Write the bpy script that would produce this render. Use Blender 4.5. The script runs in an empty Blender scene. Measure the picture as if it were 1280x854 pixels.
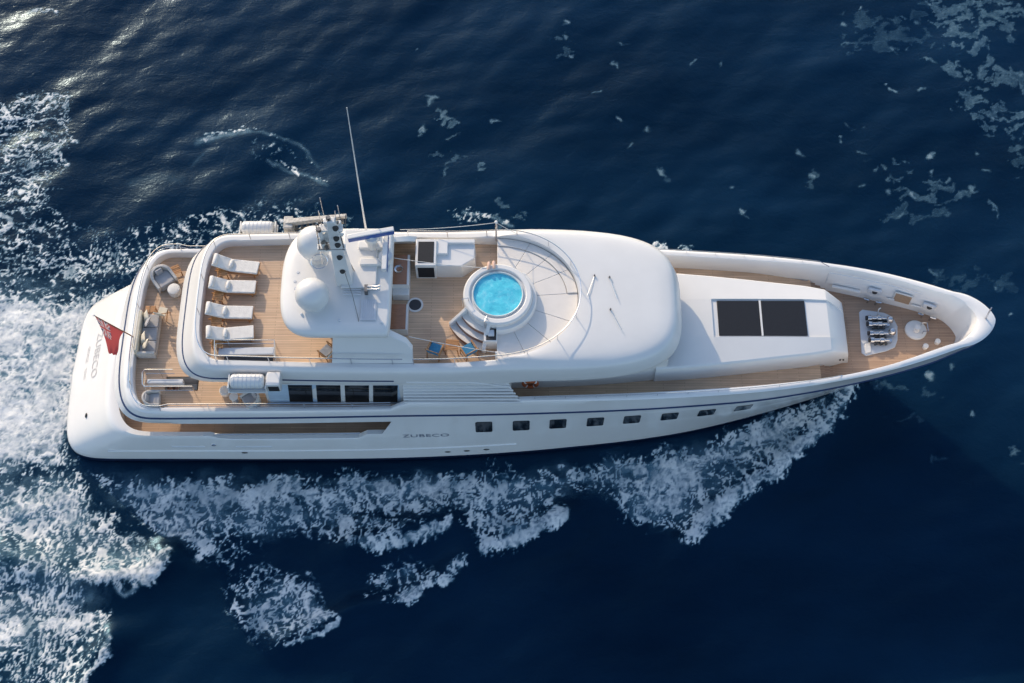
import bpy, bmesh, math, random
import numpy as np
from mathutils import Vector, Matrix, Euler
from mathutils.geometry import delaunay_2d_cdt
R = math.radians
PI = math.pi
random.seed(7)

# ------------------------------------------------------------------ camera, sky, sun, exposure
scene = bpy.context.scene
cam_data = bpy.data.cameras.new("aerial_camera")
cam = bpy.data.objects.new("aerial_camera", cam_data)
scene.collection.objects.link(cam)
cam.location = (0.0, 2.05 - 69.0 * math.sin(R(27)), 69.0 * math.cos(R(27)))
cam.rotation_euler = (R(27), 0, 0)
cam_data.sensor_width = 36.0
cam_data.lens = 1727.0 / 1280.0 * 36.0
cam_data.clip_start = 0.5
cam_data.clip_end = 20000
scene.camera = cam

SUN_EL = 24.5
sh = Vector((0.508, -0.861)).normalized()          # the way shadows fall on the decks
world = bpy.data.worlds.new("World")
scene.world = world
world.use_nodes = True
wn = world.node_tree
bg = wn.nodes["Background"]
sky = wn.nodes.new("ShaderNodeTexSky")
sky.sky_type = 'NISHITA'
sky.sun_disc = False
sky.sun_elevation = R(SUN_EL)
sky.sun_rotation = math.atan2(-sh.x, -sh.y)
sky.air_density = 1.0
sky.dust_density = 1.2
sky.ozone_density = 1.0
wn.links.new(sky.outputs[0], bg.inputs[0])
bg.inputs[1].default_value = 0.15
sun_data = bpy.data.lights.new("sun", 'SUN')
sun_data.energy = 2.1
sun_data.angle = R(0.5)
sun_data.color = (1.0, 0.81, 0.58)
sun = bpy.data.objects.new("sun", sun_data)
scene.collection.objects.link(sun)
ce, se = math.cos(R(SUN_EL)), math.sin(R(SUN_EL))
sun.rotation_euler = Vector((sh.x * ce, sh.y * ce, -se)).to_track_quat('-Z', 'Y').to_euler()
sun.location = (-20, 40, 60)
vs = scene.view_settings
vs.view_transform = 'Standard'
vs.look = 'None'
vs.gamma = 1.0
vs.exposure = 0.72
vs.use_curve_mapping = False
scene.render.engine = 'CYCLES'
scene.cycles.use_denoising = True
scene.cycles.max_bounces = 8
scene.cycles.caustics_reflective = False
scene.cycles.caustics_refractive = False

# ------------------------------------------------------------------ materials
def new_mat(name):
    m = bpy.data.materials.new(name)
    m.use_nodes = True
    return m, m.node_tree, m.node_tree.nodes["Principled BSDF"]

def mapped(nt, scale=(1, 1, 1), rot=(0, 0, 0)):
    tc = nt.nodes.new("ShaderNodeTexCoord")
    mp = nt.nodes.new("ShaderNodeMapping")
    mp.inputs['Scale'].default_value = scale
    mp.inputs['Rotation'].default_value = rot
    nt.links.new(tc.outputs['Object'], mp.inputs[0])
    return mp.outputs[0]

def noise_node(nt, vec, scale, detail=4, rough=0.5, dist=0.0):
    n = nt.nodes.new("ShaderNodeTexNoise")
    n.inputs['Scale'].default_value = scale
    n.inputs['Detail'].default_value = detail
    n.inputs['Roughness'].default_value = rough
    n.inputs['Distortion'].default_value = dist
    nt.links.new(vec, n.inputs['Vector'])
    return n.outputs['Fac']

def ramp(nt, fac, stops):
    r = nt.nodes.new("ShaderNodeValToRGB")
    el = r.color_ramp.elements
    while len(el) < len(stops):
        el.new(0.5)
    for e, (p, c) in zip(el, stops):
        e.position = p
        e.color = (*c, 1) if len(c) == 3 else c
    nt.links.new(fac, r.inputs[0])
    return r.outputs[0]

def math_node(nt, op, a, b=None):
    n = nt.nodes.new("ShaderNodeMath")
    n.operation = op
    for i, v in enumerate((a, b)):
        if v is None:
            continue
        if isinstance(v, (int, float)):
            n.inputs[i].default_value = v
        else:
            nt.links.new(v, n.inputs[i])
    return n.outputs[0]

def simple(name, col, rough=0.4, metal=0.0, var=0.06, scale=3.0, coat=0.0, stretch=(1, 1, 1), bump=0.0, spec=0.5):
    m, nt, b = new_mat(name)
    v = mapped(nt, stretch)
    f = noise_node(nt, v, scale, 5, 0.55)
    lo = tuple(max(0, c * (1 - var)) for c in col)
    hi = tuple(min(1, c * (1 + var)) for c in col)
    nt.links.new(ramp(nt, f, [(0.3, lo), (0.7, hi)]), b.inputs['Base Color'])
    b.inputs['Roughness'].default_value = rough
    b.inputs['Metallic'].default_value = metal
    b.inputs['Coat Weight'].default_value = coat
    b.inputs['Specular IOR Level'].default_value = spec
    if bump:
        bn = nt.nodes.new("ShaderNodeBump")
        bn.inputs['Strength'].default_value = bump
        bn.inputs['Distance'].default_value = 0.02
        nt.links.new(noise_node(nt, v, scale * 6, 4, 0.6), bn.inputs['Height'])
        nt.links.new(bn.outputs[0], b.inputs['Normal'])
    return m

M = {}
M['white'] = simple('white_gelcoat', (0.71, 0.70, 0.68), 0.34, var=0.03, scale=0.7, coat=0.15)
M['hull_white'] = simple('white_hull_paint', (0.78, 0.77, 0.755), 0.22, var=0.03, scale=0.45, coat=0.5, stretch=(1, 1, 0.4))
M['shade_blue'] = simple('shade_blue_wall', (0.44, 0.56, 0.68), 0.35, var=0.04)  # cool shade on the white window wall, put into the colour
M['gate_teak'] = simple('weathered_teak_panel', (0.36, 0.25, 0.17), 0.5, var=0.2, scale=4, stretch=(1, 6, 6))
M['offwhite'] = simple('off_white_nonskid', (0.70, 0.68, 0.65), 0.6, var=0.03, scale=2.0)
M['grey_white'] = simple('grey_white_paint', (0.60, 0.62, 0.65), 0.45, var=0.05, scale=2)
M['pad'] = simple('cream_sunpad_vinyl', (0.74, 0.70, 0.65), 0.7, var=0.03, scale=2.2, bump=0.1)
M['seam'] = simple('seam_piping', (0.56, 0.50, 0.46), 0.7)
M['cushion'] = simple('white_cushion_fabric', (0.77, 0.74, 0.69), 0.9, var=0.09, scale=3.5, bump=0.8)
M['davit_paint'] = simple('weathered_davit_paint', (0.50, 0.47, 0.43), 0.6, var=0.3, scale=7)
M['cream'] = simple('cream_fabric', (0.66, 0.60, 0.48), 0.9, var=0.08, scale=5, bump=0.25)
M['grey_fabric'] = simple('grey_fabric', (0.42, 0.41, 0.41), 0.9, var=0.07, scale=6, bump=0.25)
M['wicker'] = simple('pale_wicker', (0.60, 0.56, 0.51), 0.8, var=0.15, scale=18, bump=0.3)
M['blue_fabric'] = simple('blue_canvas', (0.035, 0.20, 0.36), 0.85, var=0.12, scale=8, bump=0.2)
M['teak_wood'] = simple('varnished_teak', (0.42, 0.20, 0.07), 0.4, var=0.25, scale=4, stretch=(1, 6, 6), coat=0.2)
M['dark_teak'] = simple('mahogany_top', (0.30, 0.13, 0.065), 0.35, var=0.18, scale=3, stretch=(1, 7, 7), coat=0.3)
M['steel'] = simple('polished_steel', (0.62, 0.62, 0.63), 0.22, metal=1.0, var=0.05, scale=9)
M['dark_steel'] = simple('dull_steel', (0.22, 0.21, 0.20), 0.38, metal=0.9, var=0.25, scale=9)
M['rope'] = simple('white_line', (0.72, 0.70, 0.66), 0.8)
M['black'] = simple('black_rubber', (0.018, 0.018, 0.02), 0.5, var=0.3)
M['charcoal'] = simple('charcoal_mesh', (0.035, 0.037, 0.045), 0.6, var=0.15, scale=10)
M['blue_paint'] = simple('navy_paint', (0.012, 0.035, 0.11), 0.3, var=0.15, coat=0.3)
M['scan_blue'] = simple('bright_blue_paint', (0.03, 0.09, 0.32), 0.35, var=0.1)
M['boot'] = simple('dark_boot_paint', (0.008, 0.016, 0.045), 0.35, var=0.25, coat=0.2)
M['orange'] = simple('orange_cover', (0.52, 0.13, 0.04), 0.7, var=0.2, scale=12)
M['letter'] = simple('chrome_letter', (0.20, 0.22, 0.29), 0.3, metal=0.3, var=0.1)
M['letter_pale'] = simple('pale_letter', (0.50, 0.49, 0.49), 0.5, var=0.05)
M['pool_tile'] = simple('pale_pool_tile', (0.56, 0.62, 0.62), 0.4, var=0.05)
M['towel'] = simple('peach_towel', (0.70, 0.48, 0.38), 0.95, var=0.08, scale=8, bump=0.3)

def glass_mat():
    m, nt, b = new_mat('dark_tinted_glass')
    v = mapped(nt)
    f = noise_node(nt, v, 1.6, 3)
    nt.links.new(ramp(nt, f, [(0.35, (0.005, 0.006, 0.009)), (0.7, (0.011, 0.011, 0.012))]), b.inputs['Base Color'])
    b.inputs['Roughness'].default_value = 0.08
    b.inputs['IOR'].default_value = 1.5
    return m
M['glass'] = glass_mat()

def skylight_mat():
    m, nt, b = new_mat('charcoal_skylight_cover')
    v = mapped(nt)
    f = noise_node(nt, v, 22, 3)
    nt.links.new(ramp(nt, f, [(0.35, (0.009, 0.011, 0.016)), (0.7, (0.015, 0.018, 0.025))]), b.inputs['Base Color'])
    b.inputs['Roughness'].default_value = 0.5
    b.inputs['Specular IOR Level'].default_value = 0.3
    return m
M['skylight'] = skylight_mat()

def teak_mat(name, c_lo, c_hi, seam):
    m, nt, b = new_mat(name)
    v = mapped(nt)
    w = nt.nodes.new("ShaderNodeTexBrick")
    w.offset = 0.37
    w.inputs['Scale'].default_value = 1.0
    w.inputs['Mortar Size'].default_value = 0.006
    w.inputs['Mortar Smooth'].default_value = 0.3
    w.inputs['Brick Width'].default_value = 2.6
    w.inputs['Row Height'].default_value = 0.085
    w.inputs['Color1'].default_value = (*c_lo, 1)
    w.inputs['Color2'].default_value = (*c_hi, 1)
    w.inputs['Mortar'].default_value = (*seam, 1)
    nt.links.new(v, w.inputs['Vector'])
    v2 = mapped(nt, (0.35, 5, 1))
    f = noise_node(nt, v2, 1.4, 5, 0.6)
    mx = nt.nodes.new("ShaderNodeMix")
    mx.data_type = 'RGBA'
    mx.blend_type = 'MULTIPLY'
    mx.inputs['Factor'].default_value = 1.0
    nt.links.new(w.outputs['Color'], mx.inputs['A'])
    nt.links.new(ramp(nt, f, [(0.25, (0.80, 0.78, 0.76)), (0.75, (1.12, 1.1, 1.06))]), mx.inputs['B'])
    f3 = noise_node(nt, mapped(nt), 0.6, 3, 0.5)
    mx2 = nt.nodes.new("ShaderNodeMix")
    mx2.data_type = 'RGBA'
    mx2.blend_type = 'MULTIPLY'
    mx2.inputs['Factor'].default_value = 1.0
    nt.links.new(mx.outputs['Result'], mx2.inputs['A'])
    nt.links.new(ramp(nt, f3, [(0.3, (0.86, 0.85, 0.86)), (0.7, (1.09, 1.08, 1.06))]), mx2.inputs['B'])
    nt.links.new(mx2.outputs['Result'], b.inputs['Base Color'])
    b.inputs['Roughness'].default_value = 0.62
    return m
M['teak'] = teak_mat('teak_deck_planks', (0.63, 0.45, 0.31), (0.70, 0.51, 0.36), (0.27, 0.18, 0.12))

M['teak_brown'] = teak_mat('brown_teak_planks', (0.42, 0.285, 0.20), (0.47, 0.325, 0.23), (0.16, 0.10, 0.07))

def pool_mat():
    m, nt, b = new_mat('bubbling_pool_water')
    v = mapped(nt)
    f = noise_node(nt, v, 1.7, 7, 0.62, 1.2)
    f2 = noise_node(nt, v, 7.0, 5, 0.65, 1.5)
    s = math_node(nt, 'ADD', math_node(nt, 'MULTIPLY', f, 0.55), math_node(nt, 'MULTIPLY', f2, 0.45))
    c = ramp(nt, s, [(0.26, (0.07, 0.50, 0.64)), (0.50, (0.10, 0.57, 0.72)), (0.62, (0.19, 0.64, 0.78)), (0.78, (0.50, 0.76, 0.86))])
    nt.links.new(c, b.inputs['Base Color'])
    b.inputs['Roughness'].default_value = 0.12
    b.inputs['IOR'].default_value = 1.33
    bn = nt.nodes.new("ShaderNodeBump")
    bn.inputs['Strength'].default_value = 0.4
    bn.inputs['Distance'].default_value = 0.05
    nt.links.new(f2, bn.inputs['Height'])
    bn.inputs['Strength'].default_value = 0.25
    nt.links.new(bn.outputs[0], b.inputs['Normal'])
    return m
M['pool'] = pool_mat()

def water_shader(nt, aer):
    """Open sea: dark blue body, sky reflection over ripples; aer = aerated tint (0..1)."""
    b = nt.nodes["Principled BSDF"]
    v = mapped(nt)
    big = noise_node(nt, mapped(nt, (0.055, 0.11, 0.1), (0, 0, R(-26))), 1.0, 4, 0.55)
    col = ramp(nt, big, [(0.30, (0.0006, 0.0070, 0.0205)), (0.72, (0.0034, 0.0200, 0.050))])
    mx = nt.nodes.new("ShaderNodeMix")
    mx.data_type = 'RGBA'
    nt.links.new(aer, mx.inputs['Factor'])
    nt.links.new(col, mx.inputs['A'])
    mx.inputs['B'].default_value = (0.05, 0.16, 0.24, 1)
    nt.links.new(mx.outputs['Result'], b.inputs['Base Color'])
    b.inputs['Roughness'].default_value = 0.22
    b.subsurface_method = 'BURLEY'
    b.inputs['Subsurface Weight'].default_value = 1.0
    b.inputs['Subsurface Radius'].default_value = (0.35, 0.8, 1.0)
    b.inputs['Subsurface Scale'].default_value = 1.1
    b.inputs['IOR'].default_value = 1.333
    b.inputs['Specular IOR Level'].default_value = 0.36
    b.inputs['Specular Tint'].default_value = (0.20, 0.62, 1.0, 1)
    n1 = noise_node(nt, mapped(nt, (0.55, 1.0, 1), (0, 0, R(-24))), 0.55, 5, 0.55, 0.6)
    n2 = noise_node(nt, mapped(nt, (0.7, 1.0, 1), (0, 0, R(14))), 2.2, 5, 0.6, 0.8)
    n3 = noise_node(nt, v, 8.0, 4, 0.6, 0.4)
    h = math_node(nt, 'ADD', math_node(nt, 'MULTIPLY', n1, 1.0),
                  math_node(nt, 'ADD', math_node(nt, 'MULTIPLY', n2, 0.42), math_node(nt, 'MULTIPLY', n3, 0.12)))
    bn = nt.nodes.new("ShaderNodeBump")
    bn.inputs['Strength'].default_value = 0.5
    bn.inputs['Distance'].default_value = 0.11
    nt.links.new(h, bn.inputs['Height'])
    nt.links.new(bn.outputs[0], b.inputs['Normal'])
    return b

def attr_out(nt, name):
    a = nt.nodes.new("ShaderNodeAttribute")
    a.attribute_name = name
    return a.outputs['Fac']

m, nt, b = new_mat('sea_water')
water_shader(nt, attr_out(nt, 'aerated'))
M['sea'] = m

m, nt, b = new_mat('sea_foam')
wb = nt.nodes.new('ShaderNodeBsdfTransparent')
fo = nt.nodes.new("ShaderNodeBsdfPrincipled")
fv = mapped(nt)
ff = noise_node(nt, fv, 5.0, 6, 0.65)
# thin foam lies just under the surface and takes the water's blue; thick foam is white
fmul = nt.nodes.new("ShaderNodeMix")
fmul.data_type = 'RGBA'
fmul.blend_type = 'MULTIPLY'
fmul.inputs['Factor'].default_value = 1.0
nt.links.new(ramp(nt, ff, [(0.3, (0.74, 0.78, 0.82)), (0.65, (1.0, 1.0, 0.98))]), fmul.inputs['A'])
nt.links.new(ramp(nt, attr_out(nt, 'foam'), [(0.0, (0.09, 0.30, 0.46)), (0.30, (0.26, 0.47, 0.60)), (0.60, (0.60, 0.69, 0.75)), (0.90, (0.82, 0.82, 0.81))]), fmul.inputs['B'])
nt.links.new(fmul.outputs['Result'], fo.inputs['Base Color'])
fo.inputs['Roughness'].default_value = 0.75
fbn = nt.nodes.new("ShaderNodeBump")
fbn.inputs['Strength'].default_value = 0.4
fbn.inputs['Distance'].default_value = 0.12
nt.links.new(noise_node(nt, fv, 3.5, 8, 0.7), fbn.inputs['Height'])
nt.links.new(fbn.outputs[0], fo.inputs['Normal'])
mixs = nt.nodes.new("ShaderNodeMixShader")
nt.links.new(attr_out(nt, 'foam'), mixs.inputs[0])
nt.links.new(wb.outputs[0], mixs.inputs[1])
nt.links.new(fo.outputs[0], mixs.inputs[2])
nt.links.new(mixs.outputs[0], nt.nodes["Material Output"].inputs[0])
M['foam'] = m

# ------------------------------------------------------------------ mesh helpers
class MB:
    def __init__(s):
        s.v, s.f, s.m = [], [], []
    def add(s, verts, faces, mi=0):
        o = len(s.v)
        s.v += [tuple(p) for p in verts]
        for f in faces:
            s.f.append(tuple(i + o for i in f))
            s.m.append(mi)
        return s
    def box(s, c, size, rz=0.0, rx=0.0, ry=0.0, mi=0, taper=1.0):
        mt = Euler((rx, ry, rz)).to_matrix()
        hx, hy, hz = size[0] / 2, size[1] / 2, size[2] / 2
        vs_ = []
        for z in (-1, 1):
            k = taper if z > 0 else 1.0
            for x, y in ((-1, -1), (1, -1), (1, 1), (-1, 1)):
                vs_.append(Vector(c) + mt @ Vector((x * hx * k, y * hy * k, z * hz)))
        return s.add(vs_, [(3, 2, 1, 0), (4, 5, 6, 7), (0, 1, 5, 4), (1, 2, 6, 5), (2, 3, 7, 6), (3, 0, 4, 7)], mi)
    def tube(s, pts, r, n=6, closed=False, mi=0, r2=None):
        P = [Vector(p) for p in pts]
        N = len(P)
        rings = []
        up0 = None
        for i in range(N):
            if closed:
                t = P[(i + 1) % N] - P[i - 1]
            else:
                t = P[min(i + 1, N - 1)] - P[max(i - 1, 0)]
            if t.length < 1e-9:
                t = Vector((0, 0, 1))
            t.normalize()
            ref = Vector((0, 0, 1)) if abs(t.z) < 0.95 else Vector((1, 0, 0))
            if up0 is not None:
                ref = up0
            a = ref - t * ref.dot(t)
            if a.length < 1e-6:
                a = t.orthogonal()
            a.normalize()
            up0 = a
            b_ = t.cross(a)
            rr = r if r2 is None else r + (r2 - r) * i / max(1, N - 1)
            rings.append([P[i] + (a * math.cos(2 * PI * k / n) + b_ * math.sin(2 * PI * k / n)) * rr for k in range(n)])
        vs_ = [p for g in rings for p in g]
        fs = []
        for i in range(N if closed else N - 1):
            j = (i + 1) % N
            for k in range(n):
                l = (k + 1) % n
                fs.append((i * n + k, i * n + l, j * n + l, j * n + k))
        if not closed:
            fs.append(tuple(range(n))[::-1])
            fs.append(tuple((N - 1) * n + k for k in range(n)))
        return s.add(vs_, fs, mi)
    def lathe(s, prof, c=(0, 0, 0), n=32, mi=0, a0=0.0, a1=2 * PI, axis=None, sx=1.0, sy=1.0):
        full = abs(a1 - a0 - 2 * PI) < 1e-6
        cnt = n if full else n + 1
        q = axis.to_track_quat('Z', 'Y').to_matrix() if axis is not None else Matrix.Identity(3)
        vs_ = []
        for (r, z) in prof:
            for k in range(cnt):
                a = a0 + (a1 - a0) * k / n
                vs_.append(Vector(c) + q @ Vector((r * math.cos(a) * sx, r * math.sin(a) * sy, z)))
        fs = []
        for i in range(len(prof) - 1):
            for k in range(n):
                l = (k + 1) % cnt
                fs.append((i * cnt + k, i * cnt + l, (i + 1) * cnt + l, (i + 1) * cnt + k))
        return s.add(vs_, fs, mi)
    def prism(s, poly, z0, z1, mi=0):
        n = len(poly)
        vs_ = [(x, y, z0) for x, y in poly] + [(x, y, z1) for x, y in poly]
        fs = [tuple(range(n))[::-1], tuple(range(n, 2 * n))]
        fs += [(i, (i + 1) % n, n + (i + 1) % n, n + i) for i in range(n)]
        return s.add(vs_, fs, mi)
    def loft(s, loops, closed=True, cap0=False, cap1=False, mi=0, skip=None):
        n = len(loops[0])
        vs_ = [p for g in loops for p in g]
        fs = []
        for i in range(len(loops) - 1):
            for k in range(n if closed else n - 1):
                if skip and skip(i, k):
                    continue
                l = (k + 1) % n
                fs.append((i * n + k, i * n + l, (i + 1) * n + l, (i + 1) * n + k))
        if cap0:
            fs.append(tuple(range(n))[::-1])
        if cap1:
            fs.append(tuple((len(loops) - 1) * n + k for k in range(n)))
        return s.add(vs_, fs, mi)
    def build(s, name, mats, parent=None, angle=32.0, bevel=0.0, segs=2, loc=None, rot=None, weld=True, subsurf=0):
        me = bpy.data.meshes.new(name)
        me.from_pydata(s.v, [], s.f)
        if not isinstance(mats, (list, tuple)):
            mats = [mats]
        for mt in mats:
            me.materials.append(mt)
        me.polygons.foreach_set('material_index', s.m)
        if weld:
            bm = bmesh.new()
            bm.from_mesh(me)
            bmesh.ops.remove_doubles(bm, verts=bm.verts, dist=1e-5)
            bmesh.ops.recalc_face_normals(bm, faces=bm.faces)
            bm.to_mesh(me)
            bm.free()
        me.polygons.foreach_set('use_smooth', [True] * len(me.polygons))
        me.set_sharp_from_angle(angle=R(angle))
        me.update()
        o = bpy.data.objects.new(name, me)
        scene.collection.objects.link(o)
        if parent is not None:
            o.parent = parent
        if loc is not None:
            o.location = loc
        if rot is not None:
            o.rotation_euler = rot
        if bevel:
            md = o.modifiers.new('bevel', 'BEVEL')
            md.width = bevel
            md.segments = segs
            md.limit_method = 'ANGLE'
            md.angle_limit = R(40)
        if subsurf:
            md = o.modifiers.new('subsurf', 'SUBSURF')
            md.levels = subsurf
            md.render_levels = subsurf
        return o

def thing(name, label, cat, loc=(0, 0, 0), rz=0.0, group=None):
    o = bpy.data.objects.new(name, None)
    o.empty_display_size = 0.3
    scene.collection.objects.link(o)
    o.location = loc
    o.rotation_euler = (0, 0, rz)
    return tag(o, label, cat, group)

def tag(o, label, cat, group=None):
    o['label'] = label
    o['category'] = cat
    if group:
        o['group'] = group
    return o

def dup(root, loc, rz, label, group=None):
    """A copy of a thing with its parts and their sub-parts."""
    r = root.copy()
    scene.collection.objects.link(r)
    r.location = loc
    r.rotation_euler = (0, 0, rz)
    r['label'] = label
    if group:
        r['group'] = group
    for ch in list(root.children):
        c_ = ch.copy()
        scene.collection.objects.link(c_)
        c_.parent = r
        for g in ch.children:
            d_ = g.copy()
            scene.collection.objects.link(d_)
            d_.parent = c_
    return r

def tab(xs, table):
    t = np.array(table, float)
    return np.interp(xs, t[:, 0], t[:, 1])

def smooth_tab(xs, table):
    """Monotone-ish cubic (Catmull-Rom) through the table."""
    t = np.array(table, float)
    X, Y = t[:, 0], t[:, 1]
    d = np.gradient(Y, X)
    xs = np.clip(np.asarray(xs, float), X[0], X[-1])
    i = np.clip(np.searchsorted(X, xs) - 1, 0, len(X) - 2)
    hh = X[i + 1] - X[i]
    u = (xs - X[i]) / hh
    return ((2 * u**3 - 3 * u**2 + 1) * Y[i] + (u**3 - 2 * u**2 + u) * hh * d[i]
            + (-2 * u**3 + 3 * u**2) * Y[i + 1] + (u**3 - u**2) * hh * d[i + 1])

def sstep(a, b, x):
    t = np.clip((np.asarray(x, float) - a) / (b - a), 0, 1)
    return t * t * (3 - 2 * t)

# ------------------------------------------------------------------ sea
rng = np.random.RandomState(11)
_waves = []
for i in range(34):
    lam = 1.1 * (8.0 / 1.1) ** rng.rand()
    ang = R(114) + rng.normal(0, R(26))
    k = 2 * PI / lam
    amp = 0.0023 * lam * (0.6 + 0.8 * rng.rand())
    _waves.append((k * math.cos(ang), k * math.sin(ang), amp, rng.rand() * 2 * PI))
# wake crests: (polyline, height, half width)
_crests = [
    ([(-19.45, 10.92), (-17.28, 14.41), (-14.71, 14.62), (-12.07, 14.00), (-9.32, 11.18)], 0.07, 1.3),
    ([(-24.45, 10.42), (-19.42, 10.67), (-14.36, 10.67), (-9.24, 9.83)], 0.08, 1.3),
    ([(-24.24, 17.73), (-23.35, 14.52), (-23.88, 9.43)], 0.06, 1.2),
    ([(16.60, -0.29), (13.84, -3.69), (9.80, -6.54), (8.27, -8.27)], 0.35, 0.9),
    ([(2.25, -7.13), (-1.11, -8.66), (-3.00, -7.33), (-7.43, -8.66)], 0.3, 0.8),
    ([(-16.08, -9.28), (-16.91, -10.12), (-19.83, -10.23), (-23.66, -9.28)], 0.5, 0.9),
    ([(-18.00, -13.02), (-18.78, -15.17), (-20.34, -16.56)], 0.5, 0.8),
    ([(-2.33, -9.28), (-4.92, -11.29), (-7.27, -11.73), (-10.06, -13.31)], 0.3, 0.7),
]

def seg_dist(x, y, poly):
    d = np.full(x.shape, 1e9)
    for (x0, y0), (x1, y1) in zip(poly[:-1], poly[1:]):
        dx, dy = x1 - x0, y1 - y0
        t = np.clip(((x - x0) * dx + (y - y0) * dy) / (dx * dx + dy * dy + 1e-12), 0, 1)
        d = np.minimum(d, np.hypot(x - x0 - t * dx, y - y0 - t * dy))
    return d

def sea_h(x, y):
    h = np.zeros_like(x)
    for kx, ky, a, p in _waves:
        ph = kx * x + ky * y + p
        h += a * (np.sin(ph) + 0.22 * np.sin(2 * ph + 0.6))
    far = np.exp(-((x / 120.0) ** 2 + (y / 120.0) ** 2))
    h *= 0.35 + 0.65 * far
    near = np.exp(-(np.maximum(0, np.abs(y) - 4.2) / 1.2) ** 2) * (1 - sstep(17, 20, x)) * sstep(-26, -23, x)
    h *= 1 - 0.75 * near
    for poly, a, w in _crests:
        px = np.array(poly)
        lo, hi = px.min(0) - 4 * w, px.max(0) + 4 * w
        msk = (x > lo[0]) & (x < hi[0]) & (y > lo[1]) & (y < hi[1])
        if msk.any():
            h[msk] += a * np.exp(-(seg_dist(x[msk], y[msk], poly) / w) ** 2)
    return h

def _hash(ix, iy, seed):
    n = (ix.astype(np.int64) * 374761393 + iy.astype(np.int64) * 668265263 + seed * 1442695041) & 0x7fffffff
    n = ((n ^ (n >> 13)) * 1274126177) & 0x7fffffff
    n = (n ^ (n >> 16)) & 0x7fffffff
    return n

def pnoise(x, y, seed=0):
    ix, iy = np.floor(x), np.floor(y)
    fx, fy = x - ix, y - iy
    ux, uy = fx * fx * fx * (fx * (fx * 6 - 15) + 10), fy * fy * fy * (fy * (fy * 6 - 15) + 10)
    def g(dx, dy):
        a = _hash(ix + dx, iy + dy, seed) * (2 * PI / 0x7fffffff)
        return np.cos(a) * (fx - dx) + np.sin(a) * (fy - dy)
    a = g(0, 0) * (1 - ux) + g(1, 0) * ux
    b_ = g(0, 1) * (1 - ux) + g(1, 1) * ux
    return (a * (1 - uy) + b_ * uy) * 1.5

def fbm(x, y, seed=0, octs=5, gain=0.5):
    s, a, t = np.zeros_like(x), 1.0, 0.0
    for o in range(octs):
        s += a * pnoise(x * 2**o, y * 2**o, seed + o * 17)
        t += a
        a *= gain
    return s / t * 1.4

def cells(x, y, seed=0):
    """Distance to the nearest cell wall (0 on the wall)."""
    ix, iy = np.floor(x), np.floor(y)
    f1 = np.full(x.shape, 9.0)
    f2 = np.full(x.shape, 9.0)
    for dx in (-1, 0, 1):
        for dy in (-1, 0, 1):
            h1 = _hash(ix + dx, iy + dy, seed) / 0x7fffffff
            h2 = _hash(ix + dx, iy + dy, seed + 91) / 0x7fffffff
            d = np.hypot(ix + dx + h1 - x, iy + dy + h2 - y)
            f2 = np.minimum(f2, np.maximum(f1, d))
            f1 = np.minimum(f1, d)
    return f2 - f1

def poly_sd(x, y, poly):
    """Signed distance to a polygon, positive inside."""
    P = list(poly) + [poly[0]]
    d = seg_dist(x, y, P)
    ins = np.zeros(x.shape, bool)
    for (x0, y0), (x1, y1) in zip(P[:-1], P[1:]):
        c_ = (y0 > y) != (y1 > y)
        with np.errstate(divide='ignore', invalid='ignore'):
            xi = (x1 - x0) * (y - y0) / (y1 - y0 + 1e-12) + x0
        ins ^= c_ & (x < xi)
    return np.where(ins, d, -d)

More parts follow.
